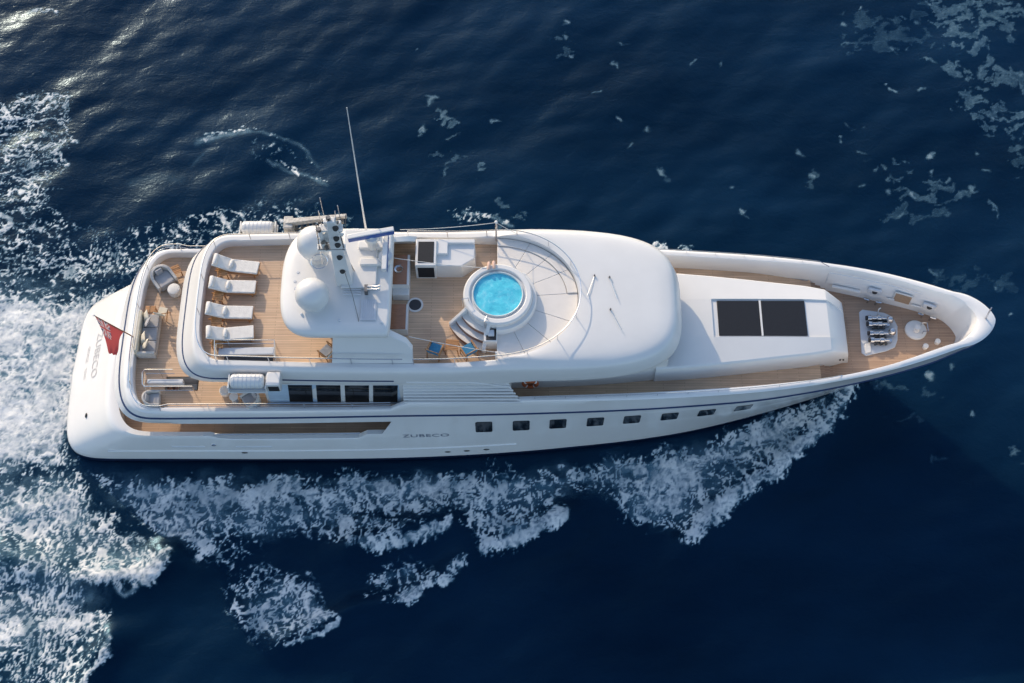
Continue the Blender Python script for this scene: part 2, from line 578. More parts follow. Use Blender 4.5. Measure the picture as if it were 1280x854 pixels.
# (outline on the sea, foam density, edge softness in metres)
_foam_zones = [
    ([(-37.36, 7.97), (-26.20, 5.82), (-23.70, 5.49), (-21.79, 5.02), (-19.97, 5.11), (-16.11, 3.27), (-15.55, -2.01), (-20.38, -3.69), (-20.75, -4.84), (-22.06, -5.25), (-24.30, -5.49), (-33.83, -6.94)], 0.98, 1.7),
    ([(-38.06, 10.92), (-26.53, 7.72), (-22.44, 8.16), (-18.65, 7.72), (-16.11, 7.20), (-19.61, 5.49), (-21.57, 4.88), (-26.09, 5.11), (-36.91, 6.05)], 0.52, 1.3),
    ([(-20.12, 6.29), (-19.84, 8.94), (-16.99, 9.63), (-14.33, 10.42), (-10.95, 10.32), (-8.80, 9.53), (-7.89, 7.97), (-13.98, 6.53), (-16.43, 6.29)], 0.40, 1.2),
    ([(-39.93, 18.83), (-28.14, 17.30), (-26.43, 17.62), (-24.59, 17.08), (-23.86, 16.00), (-23.60, 14.52), (-23.78, 12.19), (-24.20, 10.42), (-26.90, 9.93), (-37.94, 10.42)], 0.50, 0.6),
    ([(-38.06, 10.92), (-26.98, 10.42), (-24.56, 11.18), (-23.78, 10.17), (-21.68, 8.70), (-18.68, 7.97), (-18.48, 6.29), (-26.24, 6.05), (-37.13, 7.00)], 0.36, 1.0),
    ([(-14.66, 14.10), (-13.39, 14.41), (-11.98, 14.00), (-11.03, 12.75), (-11.94, 12.24), (-13.70, 12.96)], 0.22, 0.6),
    ([(16.62, -0.46), (14.50, -0.81), (12.47, -1.71), (10.06, -2.69), (8.47, -3.40), (6.14, -4.02), (2.29, -4.47), (-1.53, -4.76), (-6.10, -4.92), (-12.95, -5.05), (-20.13, -4.92), (-18.42, -6.94), (-16.36, -8.51), (-14.08, -8.97), (-11.54, -8.31), (-7.48, -7.73), (-6.38, -7.13), (-3.01, -6.94), (-1.50, -7.53), (1.88, -7.02), (2.72, -6.22), (4.54, -6.06), (5.18, -7.13), (6.53, -8.04), (8.26, -8.35), (9.98, -6.62), (12.19, -5.01), (13.26, -3.69), (14.45, -3.40), (15.10, -2.64), (16.01, -1.37)], 0.62, 0.5),
    ([(16.50, -0.51), (14.07, -1.28), (11.22, -2.73), (8.46, -3.69), (5.75, -4.23), (2.29, -4.56), (0.00, -4.80), (-6.10, -5.01), (-12.94, -5.13), (-20.01, -4.92), (-18.47, -6.54), (-14.26, -7.13), (-8.28, -6.70), (-1.51, -6.46), (1.89, -6.22), (3.03, -5.82), (6.07, -5.65), (9.12, -5.33), (12.27, -4.10), (15.53, -2.22)], 0.86, 0.7),
    ([(3.06, -4.43), (6.14, -4.02), (8.47, -3.52), (11.23, -2.64), (9.88, -5.33), (8.33, -7.13), (6.38, -7.25), (5.10, -6.14)], 0.82, 1.0),
    ([(-3.57, -6.94), (-2.81, -7.53), (-1.11, -8.66), (0.37, -8.51), (2.14, -7.13), (0.75, -6.94)], 0.74, 0.5),
    ([(-6.39, -6.94), (-3.15, -7.49), (-3.73, -8.04), (-7.43, -8.66), (-10.05, -8.31), (-8.98, -7.53)], 0.66, 0.5),
    ([(-6.09, -9.47), (-5.19, -8.97), (-4.06, -9.47), (-2.33, -9.24), (-3.30, -10.31), (-4.92, -11.29), (-6.21, -10.87), (-6.80, -10.04)], 0.70, 0.7),
    ([(-13.22, -10.99), (-12.95, -9.97), (-12.11, -9.51), (-10.72, -9.36), (-8.88, -10.42), (-7.34, -11.73), (-8.30, -12.65), (-10.06, -13.31), (-11.89, -12.91), (-13.04, -12.10)], 0.68, 0.9),
    ([(-14.83, -8.89), (-13.07, -7.92), (-11.49, -8.89), (-12.85, -10.23)], 0.45, 0.7),
    ([(-34.21, -5.33), (-24.34, -5.25), (-20.60, -4.84), (-18.72, -6.94), (-16.05, -9.28), (-16.53, -10.19), (-18.72, -10.31), (-19.75, -10.80), (-18.42, -11.99), (-17.99, -13.09), (-18.78, -15.17), (-20.34, -16.56), (-30.76, -19.93)], 0.58, 0.4),
    ([(-34.21, -5.33), (-24.33, -5.33), (-20.94, -5.09), (-18.80, -6.94), (-17.68, -8.31), (-21.45, -9.28), (-23.73, -8.89), (-33.10, -10.04)], 0.80, 1.2),
    ([(7.26, 7.82), (8.71, 7.82), (9.60, 7.44), (9.54, 6.53), (6.58, 6.53)], 0.9, 0.3),
    ([(-3.15, 9.83), (-2.31, 10.03), (-1.68, 9.53), (-2.51, 8.94), (-3.01, 9.19)], 0.70, 0.35),
]
# bright breaking edges: polyline, half width, density
_foam_lines = [
    ([(-19.84, -10.19), (-18.38, -10.12), (-16.91, -10.12), (-16.08, -9.36)], 0.45, 1.0),
    ([(-20.96, -12.47), (-19.53, -12.36), (-18.65, -11.92)], 0.40, 0.95),
    ([(-18.64, -11.99), (-18.07, -13.02), (-18.21, -14.10), (-18.80, -15.03), (-20.31, -16.73)], 0.28, 0.95),
    ([(8.27, -8.27), (9.99, -6.58), (12.20, -4.96), (13.26, -3.77), (14.45, -3.40), (16.01, -1.37), (16.58, -0.46)], 0.45, 0.95),
    ([(2.14, -7.13), (0.75, -8.04), (0.00, -8.55), (-1.11, -8.62)], 0.38, 1.0),
    ([(-3.15, -7.49), (-3.92, -8.04), (-5.58, -8.51), (-7.43, -8.62)], 0.30, 0.95),
    ([(-2.33, -9.24), (-3.30, -10.31), (-4.92, -11.25)], 0.30, 0.95),
    ([(-9.99, -13.27), (-8.65, -12.80), (-7.78, -12.29)], 0.16, 0.85),
    ([(-16.91, 14.21), (-15.35, 14.57), (-14.20, 14.73)], 0.16, 0.36),
    ([(-14.20, 14.73), (-12.75, 14.41), (-11.41, 13.89), (-10.47, 12.65)], 0.09, 0.38),
    ([(-12.83, 12.70), (-11.07, 12.04), (-9.84, 11.33)], 0.10, 0.42),
    ([(-18.09, -10.61), (-17.53, -10.99), (-17.13, -10.72)], 0.10, 0.7),
    ([(-27.44, 22.91), (-26.63, 23.26), (-25.79, 22.79)], 0.22, 0.72),
    ([(-26.83, 9.53), (-26.27, 9.19), (-26.48, 8.45)], 0.25, 0.8),
    ([(-2.10, 9.53), (-0.63, 9.33), (0.00, 8.79)], 0.14, 0.62),
]
# thin drifting films: outline, strength
_films = [
    ([(24.33, 26.34), (28.27, 26.34), (29.39, 23.37), (28.23, 20.50), (26.08, 19.66), (24.42, 20.50), (23.48, 22.50)], 0.34),
    ([(23.15, 19.38), (26.37, 20.05), (28.93, 19.38), (28.60, 17.46), (24.67, 17.62)], 0.32),
    ([(22.99, 16.65), (24.89, 17.62), (28.51, 16.92), (28.01, 14.00), (25.55, 14.78)], 0.32),
    ([(26.16, 14.52), (28.15, 14.78), (27.62, 11.68), (26.64, 12.19)], 0.22),
    ([(-4.81, 16.38), (-3.68, 16.65), (-2.60, 14.78), (-2.93, 13.74), (-4.10, 14.10)], 0.40),
    ([(-4.65, 14.00), (-2.80, 13.89), (-2.13, 12.45), (-3.41, 12.34)], 0.24),
    ([(-2.57, 12.96), (-1.29, 13.22), (-0.85, 11.83), (-1.91, 11.53)], 0.34),
    ([(-1.44, 11.33), (0.00, 11.03), (1.17, 8.70), (-0.63, 8.70)], 0.30),
    ([(19.03, 12.70), (20.98, 12.96), (22.13, 11.94), (19.94, 11.43)], 0.26),
    ([(19.76, 11.68), (23.42, 12.04), (25.33, 10.67), (20.16, 9.83)], 0.26),
    ([(19.34, 10.03), (23.15, 10.17), (23.01, 9.19), (19.42, 8.94)], 0.20),
    ([(16.99, 0.36), (20.06, -0.29), (20.92, -1.15), (18.02, -0.94)], 0.16),
    ([(18.33, -1.58), (19.88, -1.67), (20.17, -2.35), (18.43, -2.35)], 0.16),
    ([(21.68, -1.37), (23.02, -1.50), (22.72, -2.22), (21.58, -2.01)], 0.18),
    ([(19.99, -3.69), (21.32, -3.77), (21.38, -4.72), (20.07, -4.51)], 0.16),
    ([(20.98, 6.53), (23.03, 6.53), (26.20, 5.82), (26.01, 4.65), (21.98, 4.88)], 0.12),
    ([(2.26, 22.21), (3.62, 22.21), (3.57, 19.66), (2.45, 19.66)], 0.25),
    ([(18.65, 23.08), (23.73, 23.66), (23.75, 20.50), (18.76, 19.94)], 0.16),
    ([(18.33, 16.11), (18.96, 15.84), (18.87, 15.05), (18.23, 15.15)], 0.26),
    ([(7.48, 12.70), (8.33, 12.60), (8.28, 11.68), (7.65, 11.68)], 0.16),
    ([(15.58, 12.45), (16.64, 12.34), (16.52, 11.18), (15.60, 11.33)], 0.22),
    ([(23.71, -3.27), (25.02, -3.48), (24.88, -4.31), (23.77, -4.10)], 0.28),
]

def zone_density(x, y, hard=1.0, lines=True):
    wx = x + 0.8 * fbm(x * 0.5, y * 0.5, 3, 4) + 0.30 * fbm(x * 2.2, y * 2.2, 9, 4)
    wy = y + 0.8 * fbm(x * 0.5 + 40, y * 0.5, 5, 4) + 0.30 * fbm(x * 2.2, y * 2.2 + 30, 8, 4)
    D = np.zeros_like(x)
    for poly, dens, soft in _foam_zones:
        p = np.array(poly)
        lo, hi = p.min(0) - 2.0, p.max(0) + 2.0
        mk = (x > lo[0]) & (x < hi[0]) & (y > lo[1]) & (y < hi[1])
        if mk.any():
            sd = poly_sd(wx[mk], wy[mk], poly)
            s_ = soft * hard
            D[mk] = np.maximum(D[mk], dens * sstep(-s_ * 0.35, s_, sd))
    for poly, w, dens in (_foam_lines if lines else []):
        p = np.array(poly)
        lo, hi = p.min(0) - 2.0, p.max(0) + 2.0
        mk = (x > lo[0]) & (x < hi[0]) & (y > lo[1]) & (y < hi[1])
        if mk.any():
            dd = seg_dist(0.5 * (wx[mk] + x[mk]), 0.5 * (wy[mk] + y[mk]), poly) / (w * hard)
            D[mk] = np.maximum(D[mk], dens * (1 - sstep(0.35, 1.6, dd)))
    return D

def ridged(x, y, seed, octs=4):
    s, a, t = np.zeros_like(x), 1.0, 0.0
    for o in range(octs):
        s += a * (1 - np.minimum(1, np.abs(pnoise(x * 2**o, y * 2**o, seed + 13 * o)) * 1.9)) ** 2
        t += a
        a *= 0.62
    return s / t

_flecks = [(2.85, 22.16), (3.19, 21.24), (3.44, 20.00), (6.28, 20.79), (5.79, 19.38), (4.75, 17.46), (19.80, 23.26), (18.85, 20.79), (18.69, 22.21), (20.75, 18.00), (21.05, 17.62), (22.55, 17.62), (21.19, 20.50), (22.18, 20.50), (23.18, 19.66), (16.03, 11.83), (19.26, 12.19), (18.57, 11.33), (11.64, 11.08), (12.17, 9.68), (18.24, 15.31), (17.84, 14.41), (18.69, 13.48), (24.40, 11.18), (25.30, 9.93), (20.32, 9.43), (19.87, 10.92), (21.11, 10.67), (22.38, 12.19), (7.93, 12.19), (5.87, 15.58), (10.16, 19.50), (7.28, 14.94), (6.46, 13.89), (24.92, 13.48), (22.30, 13.22), (23.15, 11.68), (25.15, 12.19), (21.53, 6.05), (25.01, 3.50), (22.39, -1.80), (21.55, 0.50), (20.52, 0.15), (18.11, -0.20), (24.46, 5.11), (24.19, -3.90), (15.46, 13.48), (-4.39, 16.92), (-4.85, 14.78), (-3.42, 12.70), (-3.63, 12.34), (-2.29, 8.45), (-0.87, 15.58), (11.58, 19.50), (22.94, 22.21), (23.73, 23.66), (22.16, 22.79), (-5.38, 20.50), (26.32, 15.58)]

# soft breaking crests of the swell: polyline, half width, strength
_veils = [
    ([(-16.99, 14.10), (-16.32, 14.31), (-15.35, 14.52), (-14.20, 14.73)], 0.17, 0.5),
    ([(-14.20, 14.73), (-13.41, 14.62), (-12.43, 14.31), (-11.37, 13.89), (-10.38, 12.55)], 0.09, 0.26),
    ([(-13.05, 12.86), (-11.94, 12.34), (-10.85, 11.94), (-9.74, 11.23)], 0.10, 0.38),
    ([(-17.09, 12.55), (-16.64, 13.17), (-16.25, 13.58)], 0.10, 0.14),
    ([(-20.16, 11.53), (-19.14, 11.83), (-17.63, 11.68)], 0.30, 0.08),
    ([(-2.52, 9.63), (-1.17, 9.43), (0.00, 8.79)], 0.10, 0.5),
    ([(-18.09, -10.61), (-17.60, -11.02), (-17.13, -10.72)], 0.09, 0.6),
]

# thin milky water between and behind the breaking foam: outline, strength
_milk = [
    ([(16.42, -0.46), (14.09, -1.03), (11.26, -2.26), (8.49, -3.06), (5.77, -3.69), (2.30, -4.10), (-1.53, -4.35), (-6.12, -4.43), (-13.00, -4.51), (-20.64, -4.51), (-18.80, -6.94), (-16.31, -8.89), (-11.49, -8.89), (-6.36, -7.73), (-3.00, -7.33), (-1.12, -8.51), (1.88, -7.13), (3.40, -6.34), (5.07, -6.94), (6.53, -8.04), (8.27, -8.27), (9.99, -6.54), (12.20, -4.92), (15.10, -2.64)], 0.34),
    ([(-34.55, 6.53), (-23.86, 6.53), (-19.97, 5.11), (-21.56, 1.92), (-20.97, -4.92), (-18.80, -6.94), (-16.59, -9.66), (-18.72, -13.02), (-29.45, -16.56)], 0.30),
]

def foam_amount(x, y):
    D = zone_density(x, y)
    d = np.zeros_like(x)
    mk = D > 0.02
    X, Y = x[mk], y[mk]
    wx = X + 0.45 * fbm(X * 0.9, Y * 0.9, 21, 4) + 0.10 * fbm(X * 3.1, Y * 3.1, 23, 3)
    wy = Y + 0.45 * fbm(X * 0.9 + 9, Y * 0.9, 22, 4) + 0.10 * fbm(X * 3.1 + 5, Y * 3.1, 24, 3)
    n2 = 1 - np.clip(cells(wx * 2.5, wy * 2.0, 33) / 0.46, 0, 1)
    n3 = 1 - np.clip(cells(wx * 5.2, wy * 4.2, 35) / 0.5, 0, 1)
    ws_ = sstep(-19.5, -22.0, X)
    rg = ridged(wx * (1.75 - 1.2 * ws_) + 0.35 * wy, wy * (0.95 + 0.5 * ws_), 37, 5)
    fb = np.clip(0.5 + 0.62 * fbm(X * 0.55 + 0.2 * Y, Y * 0.55, 41, 6, 0.6), 0, 1)
    wash = sstep(-19.5, -22.0, X)
    fb = fb * (1 - wash) + wash * np.clip(0.5 + 0.62 * fbm(wx * 0.30, wy * 1.15, 43, 6, 0.6), 0, 1)
    fine = np.clip(0.5 + 0.6 * fbm(X * 5.0, Y * 5.0, 45, 4, 0.65), 0, 1)
    p = 0.62 * rg + 0.24 * n2 + 0.24 * n3 + 0.34 * fb + 0.26 * fine
    srt = np.sort(p[::17])
    rank = np.searchsorted(srt, p) / len(srt)
    dd = np.clip(D[mk] * (1.0 + 0.42 * fbm(X * 0.28, Y * 0.28, 47, 3)), 0, 1.05)
    t = (rank - (1 - dd) + 0.06 + 0.30 * np.clip(dd, 0, 1) ** 6) / (0.30 + 0.55 * np.clip(dd, 0, 1) ** 3)
    d[mk] = np.clip(t, 0, 1) ** 1.3 * sstep(0.02, 0.25, D[mk]) * (0.66 + 0.34 * rank)
    tone = np.clip(0.84 + 0.70 * fbm(X * 0.9 + 11, Y * 0.7, 49, 4, 0.55), 0.42, 1.0)
    d[mk] *= np.where(D[mk] > 0.9, 0.5 + 0.5 * tone, tone)
    # milky veil of fine bubbles in the thick parts
    veil = sstep(0.55, 0.95, dd) * np.clip(0.30 + 0.55 * fbm(X * 0.8 + 3, Y * 0.8, 48, 5, 0.6), 0, 0.6)
    d[mk] = 1 - (1 - d[mk]) * (1 - veil)
    for poly, s_ in _milk:
        pl = np.array(poly)
        lo, hi = pl.min(0) - 1.5, pl.max(0) + 1.5
        mk2 = (x > lo[0]) & (x < hi[0]) & (y > lo[1]) & (y < hi[1])
        X2, Y2 = x[mk2], y[mk2]
        jx, jy = X2 + 0.7 * fbm(X2 * 0.7, Y2 * 0.7, 87, 4), Y2 + 0.7 * fbm(X2 * 0.7 + 3, Y2 * 0.7, 88, 4)
        sd = poly_sd(jx, jy, poly)
        streak = np.clip(0.48 + 0.9 * fbm(jx * 0.55, jy * 1.1, 89, 6, 0.62), 0, 1.2)
        v2 = s_ * sstep(0.1, 1.5, sd) * streak
        d[mk2] = 1 - (1 - d[mk2]) * (1 - np.clip(v2, 0, 0.6))
    # thin drifting films, torn into webs
    fx = x + 0.45 * fbm(x * 0.8, y * 0.8, 61, 4) + 0.12 * fbm(x * 3, y * 3, 64, 3)
    fy = y + 0.45 * fbm(x * 0.8 + 7, y * 0.8, 62, 4) + 0.12 * fbm(x * 3 + 4, y * 3, 65, 3)
    for i, (poly, s_) in enumerate(_films):
        pl = np.array(poly)
        lo, hi = pl.min(0) - 1.0, pl.max(0) + 1.0
        mk = (x > lo[0]) & (x < hi[0]) & (y > lo[1]) & (y < hi[1])
        if not mk.any():
            continue
        sd = poly_sd(fx[mk], fy[mk], poly)
        X, Y = fx[mk], fy[mk]
        bl = fbm((X + 0.35 * Y) * 0.85 + i * 3.1, (Y - 0.3 * X) * 1.55, 71, 4, 0.5) + 0.75 * sstep(-0.5, 0.8, sd) - 0.70
        body = sstep(0.0, 0.22, bl)
        rim = np.exp(-((bl - 0.07) / 0.05) ** 2)
        web = ridged(X * 1.1, Y * 1.5, 77, 3)
        film = 1.35 * s_ * (0.62 * body * (0.40 + 0.85 * web) + 0.42 * rim)
        d[mk] = np.maximum(d[mk], film * sstep(-0.5, 0.0, sd))
    for poly, w, s_ in _veils:
        pl = np.array(poly)
        lo, hi = pl.min(0) - 2, pl.max(0) + 2
        mk = (x > lo[0]) & (x < hi[0]) & (y > lo[1]) & (y < hi[1])
        X, Y = x[mk], y[mk]
        jx, jy = X + 0.12 * fbm(X * 1.5, Y * 1.5, 83, 4), Y + 0.12 * fbm(X * 1.5 + 6, Y * 1.5, 84, 4)
        dd_ = seg_dist(jx, jy, poly)
        d[mk] = np.maximum(d[mk], s_ * np.exp(-(dd_ / w) ** 2) * np.clip(0.65 + 0.6 * fbm(X * 1.2, Y * 1.2, 85, 4), 0, 1))
    fr_ = np.random.RandomState(5)
    for (cx, cy) in _flecks:
        a_, b_, th = 0.10 + 0.22 * fr_.rand(), 0.06 + 0.12 * fr_.rand(), fr_.rand() * PI
        mk = (np.abs(x - cx) < 0.8) & (np.abs(y - cy) < 0.8)
        if not mk.any():
            continue
        u, v_ = fx[mk] - cx - 0.0, fy[mk] - cy
        u, v_ = u - np.mean(fx[mk] - x[mk]), v_ - np.mean(fy[mk] - y[mk])
        q = np.hypot((u * math.cos(th) + v_ * math.sin(th)) / a_, (v_ * math.cos(th) - u * math.sin(th)) / b_)
        d[mk] = np.maximum(d[mk], (0.20 + 0.24 * fr_.rand()) * (1 - sstep(0.35, 1.35, q)))
    return np.clip(d, 0, 1)

def grid_mesh(name, xs, ys, hfun, attrs, mat, keep=None):
    X, Y = np.meshgrid(xs, ys)
    nx, ny = len(xs), len(ys)
    Z = hfun(X, Y)
    idx = np.arange(nx * ny).reshape(ny, nx)
    q = np.stack([idx[:-1, :-1], idx[:-1, 1:], idx[1:, 1:], idx[1:, :-1]], -1).reshape(-1, 4)
    if keep is not None:
        kq = keep(X, Y)
        mx_ = np.maximum(np.maximum(kq[:-1, :-1], kq[:-1, 1:]), np.maximum(kq[1:, 1:], kq[1:, :-1])).reshape(-1)
        q = q[mx_ > 0.012]
    used = np.zeros(nx * ny, bool)
    used[q.reshape(-1)] = True
    remap = np.cumsum(used) - 1
    q = remap[q]
    co = np.stack([X.reshape(-1)[used], Y.reshape(-1)[used], Z.reshape(-1)[used]], -1)
    me = bpy.data.meshes.new(name)
    me.vertices.add(len(co))
    me.vertices.foreach_set('co', co.astype(np.float32).reshape(-1))
    me.loops.add(q.size)
    me.loops.foreach_set('vertex_index', q.reshape(-1).astype(np.int32))
    me.polygons.add(len(q))
    me.polygons.foreach_set('loop_start', np.arange(0, q.size, 4, dtype=np.int32))
    me.polygons.foreach_set('loop_total', np.full(len(q), 4, np.int32))
    me.polygons.foreach_set('use_smooth', np.ones(len(q), bool))
    me.update(calc_edges=True)
    me.validate()
    for an, fn in attrs.items():
        at = me.attributes.new(an, 'FLOAT', 'POINT')
        at.data.foreach_set('value', fn(X, Y).reshape(-1)[used].astype(np.float32))
    me.materials.append(mat)
    o = bpy.data.objects.new(name, me)
    scene.collection.objects.link(o)
    return o

def aerated(x, y):
    D = zone_density(x, y, 1.6, False)
    return np.clip((D - 0.5) * 1.9, 0, 0.9) * (0.45 + 0.55 * np.clip(fbm(x * 0.6, y * 0.6, 51, 4) + 0.5, 0, 1))

def axis(a, b_, step, far):
    core = list(np.arange(a, b_ + 1e-6, step))
    lo, hi, s_ = [], [], step
    p = core[0]
    while p > -far:
        s_ *= 1.25
        p -= s_
        lo.append(p)
    s_ = step
    p = core[-1]
    while p < far:
        s_ *= 1.25
        p += s_
        hi.append(p)
    return np.array(lo[::-1] + core + hi)

sea = grid_mesh('sea', axis(-36, 34, 0.16, 9000), axis(-22, 34, 0.16, 9000), sea_h, {'aerated': aerated}, M['sea'])
sea['kind'] = 'structure'
sea['label'] = 'dark blue open sea with low ripples around the yacht'

_cache = {}
def foam_cached(x, y):
    if 'd' not in _cache:
        d = foam_amount(x, y)
        # nothing inside the hull
        inside = (np.abs(y) < tab(x, [(-21.5, 4.1), (-4.6, 4.1), (2.3, 3.55), (8.5, 2.6), (12.5, 1.4), (16.5, 0.0)])) & (x > -21.3) & (x < 16.5)
        d[inside] = 0
        _cache['d'] = d
    return _cache['d']

def foam_h(x, y):
    d = foam_cached(x, y)
    lump = np.clip(fbm(x * 1.6, y * 1.6, 91, 5, 0.6) + 0.35, 0, 1.4)
    return sea_h(x, y) + 0.012 + d * (0.02 + 0.08 * lump * np.clip(zone_density(x, y) - 0.3, 0, 1))

foam = grid_mesh('wake_foam', np.arange(-33.0, 29.5, 0.065), np.arange(-19.0, 27.5, 0.065), foam_h,
                 {'foam': foam_cached, 'aerated': aerated}, M['foam'], keep=foam_cached)
foam['kind'] = 'stuff'
foam['label'] = 'white lacy foam of the wake and bow wave spread over the dark sea'
foam['category'] = 'sea foam'

# ------------------------------------------------------------------ the yacht: hull and decks
yacht = thing('yacht', 'large white motor yacht under way with teak decks and a round blue pool', 'yacht')

NS, NX1, NX2 = 20, 46, 44
XJ = -15.6
_u = np.linspace(0, 1, NX2 + 1)[1:]
_t = 1 - (1 - _u) ** 1.6
T0 = [(XJ, 4.38), (-10, 4.39), (-4.6, 4.30), (2.3, 3.80), (8.5, 2.90), (12.5, 1.82), (15.2, 0.95), (16.9, 0.36), (17.8, 0)]
T49 = [(XJ, 4.30), (-10, 4.26), (-5.7, 4.18), (0.7, 4.06), (7.9, 3.70), (11.5, 3.34), (13, 3.09), (15.2, 2.64), (17, 2.18), (18, 1.89), (19.8, 1.24), (21.0, 0.58), (21.6, 0)]
T62 = [(XJ, 4.25), (-5.5, 4.15), (0, 4.02), (7.8, 3.76), (12, 3.40), (14.5, 3.03), (17, 2.49), (18.5, 2.03), (19.75, 1.58), (20.9, 1.10), (21.6, 0.58), (21.87, 0)]
TIN = [(XJ, 3.98), (-5.5, 3.90), (0, 3.74), (7.8, 3.42), (12, 3.10), (14.5, 2.80), (17, 2.22), (18.7, 1.62), (20, 1.08), (20.8, 0.52), (21.05, 0)]

def bow_tip(tb, y, t):
    return y

def side(tbl, tail=None):
    xb = tbl[-1][0]
    xs = np.concatenate([np.linspace(XJ, 4, NX1 + 1)[1:], 4 + (xb - 4) * _t])
    # blunt the bow a little: square-root shape over the last 6 %
    y = smooth_tab(xs, tbl)
    if tail:
        x1, y1 = tail, float(smooth_tab(tail, tbl))
        s_ = np.clip((xs - x1) / (xb - x1), 0, 1)
        y = np.where(xs > x1, y1 * (1 - s_ ** 1.6) ** 0.62, y)
    return xs, np.maximum(y, 0)

S0, S49, S62, SIN_ = side(T0), side(T49, 20.6), side(T62, 20.3), side(TIN, 19.6)
TT = np.concatenate([np.zeros(NX1), _t])

def side_at(z):
    if z <= 4.9:
        f = max(z, 0) / 4.9
        g = f ** (1 + 0.45 * TT)
        x = S0[0] + (S49[0] - S0[0]) * f
        y = S0[1] + (S49[1] - S0[1]) * g
        if z < 0:
            x = x + TT * z * 0.5
            y = y * (1 + 0.08 * z)
        return x, y
    f = min(1.0, (z - 4.9) / 1.3)
    return S49[0] + (S62[0] - S49[0]) * f, S49[1] + (S62[1] - S49[1]) * f

def stern_arc(xs, b_, n, xj=XJ, camber=0.0, ns=NS):
    ph = np.linspace(0, PI / 2, ns + 1)
    c_, s_ = np.cos(ph) ** (2.0 / n), np.sin(ph) ** (2.0 / n)
    x = xj - (xj - xs) * c_
    y = b_ * s_
    x = x + camber * (y / b_) ** 2 * c_
    return x, y

def loop_from(half, z):
    """half = (x, y>=0) from stern centre to bow; returns the closed ring, starboard first."""
    x, y = half
    zz = np.full(len(x), z) if np.isscalar(z) else np.asarray(z)
    a = [(x[i], -y[i], zz[i]) for i in range(len(x))]
    b_ = [(x[i], y[i], zz[i]) for i in range(len(x) - 2, 0, -1)]
    return a + b_

def xs_stern(z):
    return float(tab(z, [(-1, -20.6), (0, -21.52), (0.5, -21.52), (0.65, -21.42), (1.3, -20.72), (2.1, -19.82), (2.6, -19.22), (2.78, -19.0), (2.9, -18.78)]))

def hull_half(z, inset=0.0):
    x, y = side_at(z)
    y = np.maximum(y - inset, 0)
    n = float(tab(z, [(0, 9.0), (2.9, 5.0)]))
    b0 = float(tab(z, [(0, 4.38), (4.9, 4.30)])) - inset
    sx, sy = stern_arc(xs_stern(z) + inset * 1.1, b0, n, camber=0.30)
    return np.concatenate([sx, x]), np.concatenate([sy, y])

def rail_top(x):
    return 2.9 - 0.36 * sstep(-13.75, -13.35, x) + 0.42 * sstep(-7.1, -6.7, x)

NH = NS + 1 + NX1 + NX2
# lower hull: white topsides up to the aft bulwark
lv = [0.30, 0.5, 0.65, 0.95, 1.3, 1.7, 2.1, 2.3]
loops = [loop_from(hull_half(z), z) for z in lv]
hx, hy = hull_half(2.6)
loops.append(loop_from((hx, hy), np.minimum(2.6, rail_top(hx) - 0.1)))
hx, hy = hull_half(2.78)
loops.append(loop_from((hx, hy), np.minimum(2.80, rail_top(hx) - 0.03)))
hx, hy = hull_half(2.9)
loops.append(loop_from((hx, hy - np.where(hx < -5.5, 0.03, 0)), rail_top(hx)))
mb = MB().loft(loops)
# forward topsides between the aft bulwark and the upper deck band
i0 = int(np.argmin(np.abs(np.where(np.arange(NH) > NS, hx, 99) + 5.6)))
for sgn in (-1, 1):
    rows = []
    for z in (2.9, 3.4, 3.85, 4.3):
        x, y = hull_half(z)
        zz = rail_top(x) if z < 3 else np.full(len(x), z)
        x = x.copy()
        x[i0] = -6.0 + (z - 2.9) * 0.40
        rows.append([(x[i], sgn * y[i], zz[i]) for i in range(i0, NH)])
    mb.loft(rows, closed=False)
# cap and inner face of the aft bulwark
cut = (hx < -5.2)
idx = [i for i in range(NH) if cut[i]]
ix_, iy_ = hull_half(2.9, 0.24)
r_out = [(hx[i], -(hy[i] - 0.03), rail_top(hx[i])) for i in idx]
r_in = [(ix_[i], -iy_[i], rail_top(ix_[i]) - 0.01) for i in idx]
r_dn = [(ix_[i], -iy_[i], 1.8) for i in idx]
mir = lambda r: [(x, -y, z) for x, y, z in r[::-1]]
full = lambda r: mir(r) + r[1:]
mb.loft([full(r_out), full(r_in), full(r_dn)], closed=False)
hull = mb.build('hull', M['hull_white'], yacht, angle=38)

mb = MB().loft([loop_from(hull_half(z), z) for z in (-1.2, -0.6, -0.1, 0.30)])
mb.build('boot_stripe', M['boot'], hull, angle=40)

def hull_y(x, z):
    hx_, hy_ = hull_half(z)
    k = NS
    return float(np.interp(x, hx_[k:], hy_[k:]))

# upper deck band with the blue rubbing strake, rising to the bow bulwark
def band_half(z, xs, b0, n=3.5, shift=0.0):
    x, y = side_at(z)
    sx, sy = stern_arc(xs, b0, n)
    return np.concatenate([sx, x]), np.concatenate([sy, y])

def cap_z(x):
    return 5.42 + 0.63 * sstep(-5.4, -4.6, x) + 0.28 * sstep(9, 21, x)

def inner_half(xs, b0, n=3.5):
    sx, sy = stern_arc(xs, b0, n)
    return np.concatenate([sx, SIN_[0]]), np.concatenate([sy, SIN_[1]])

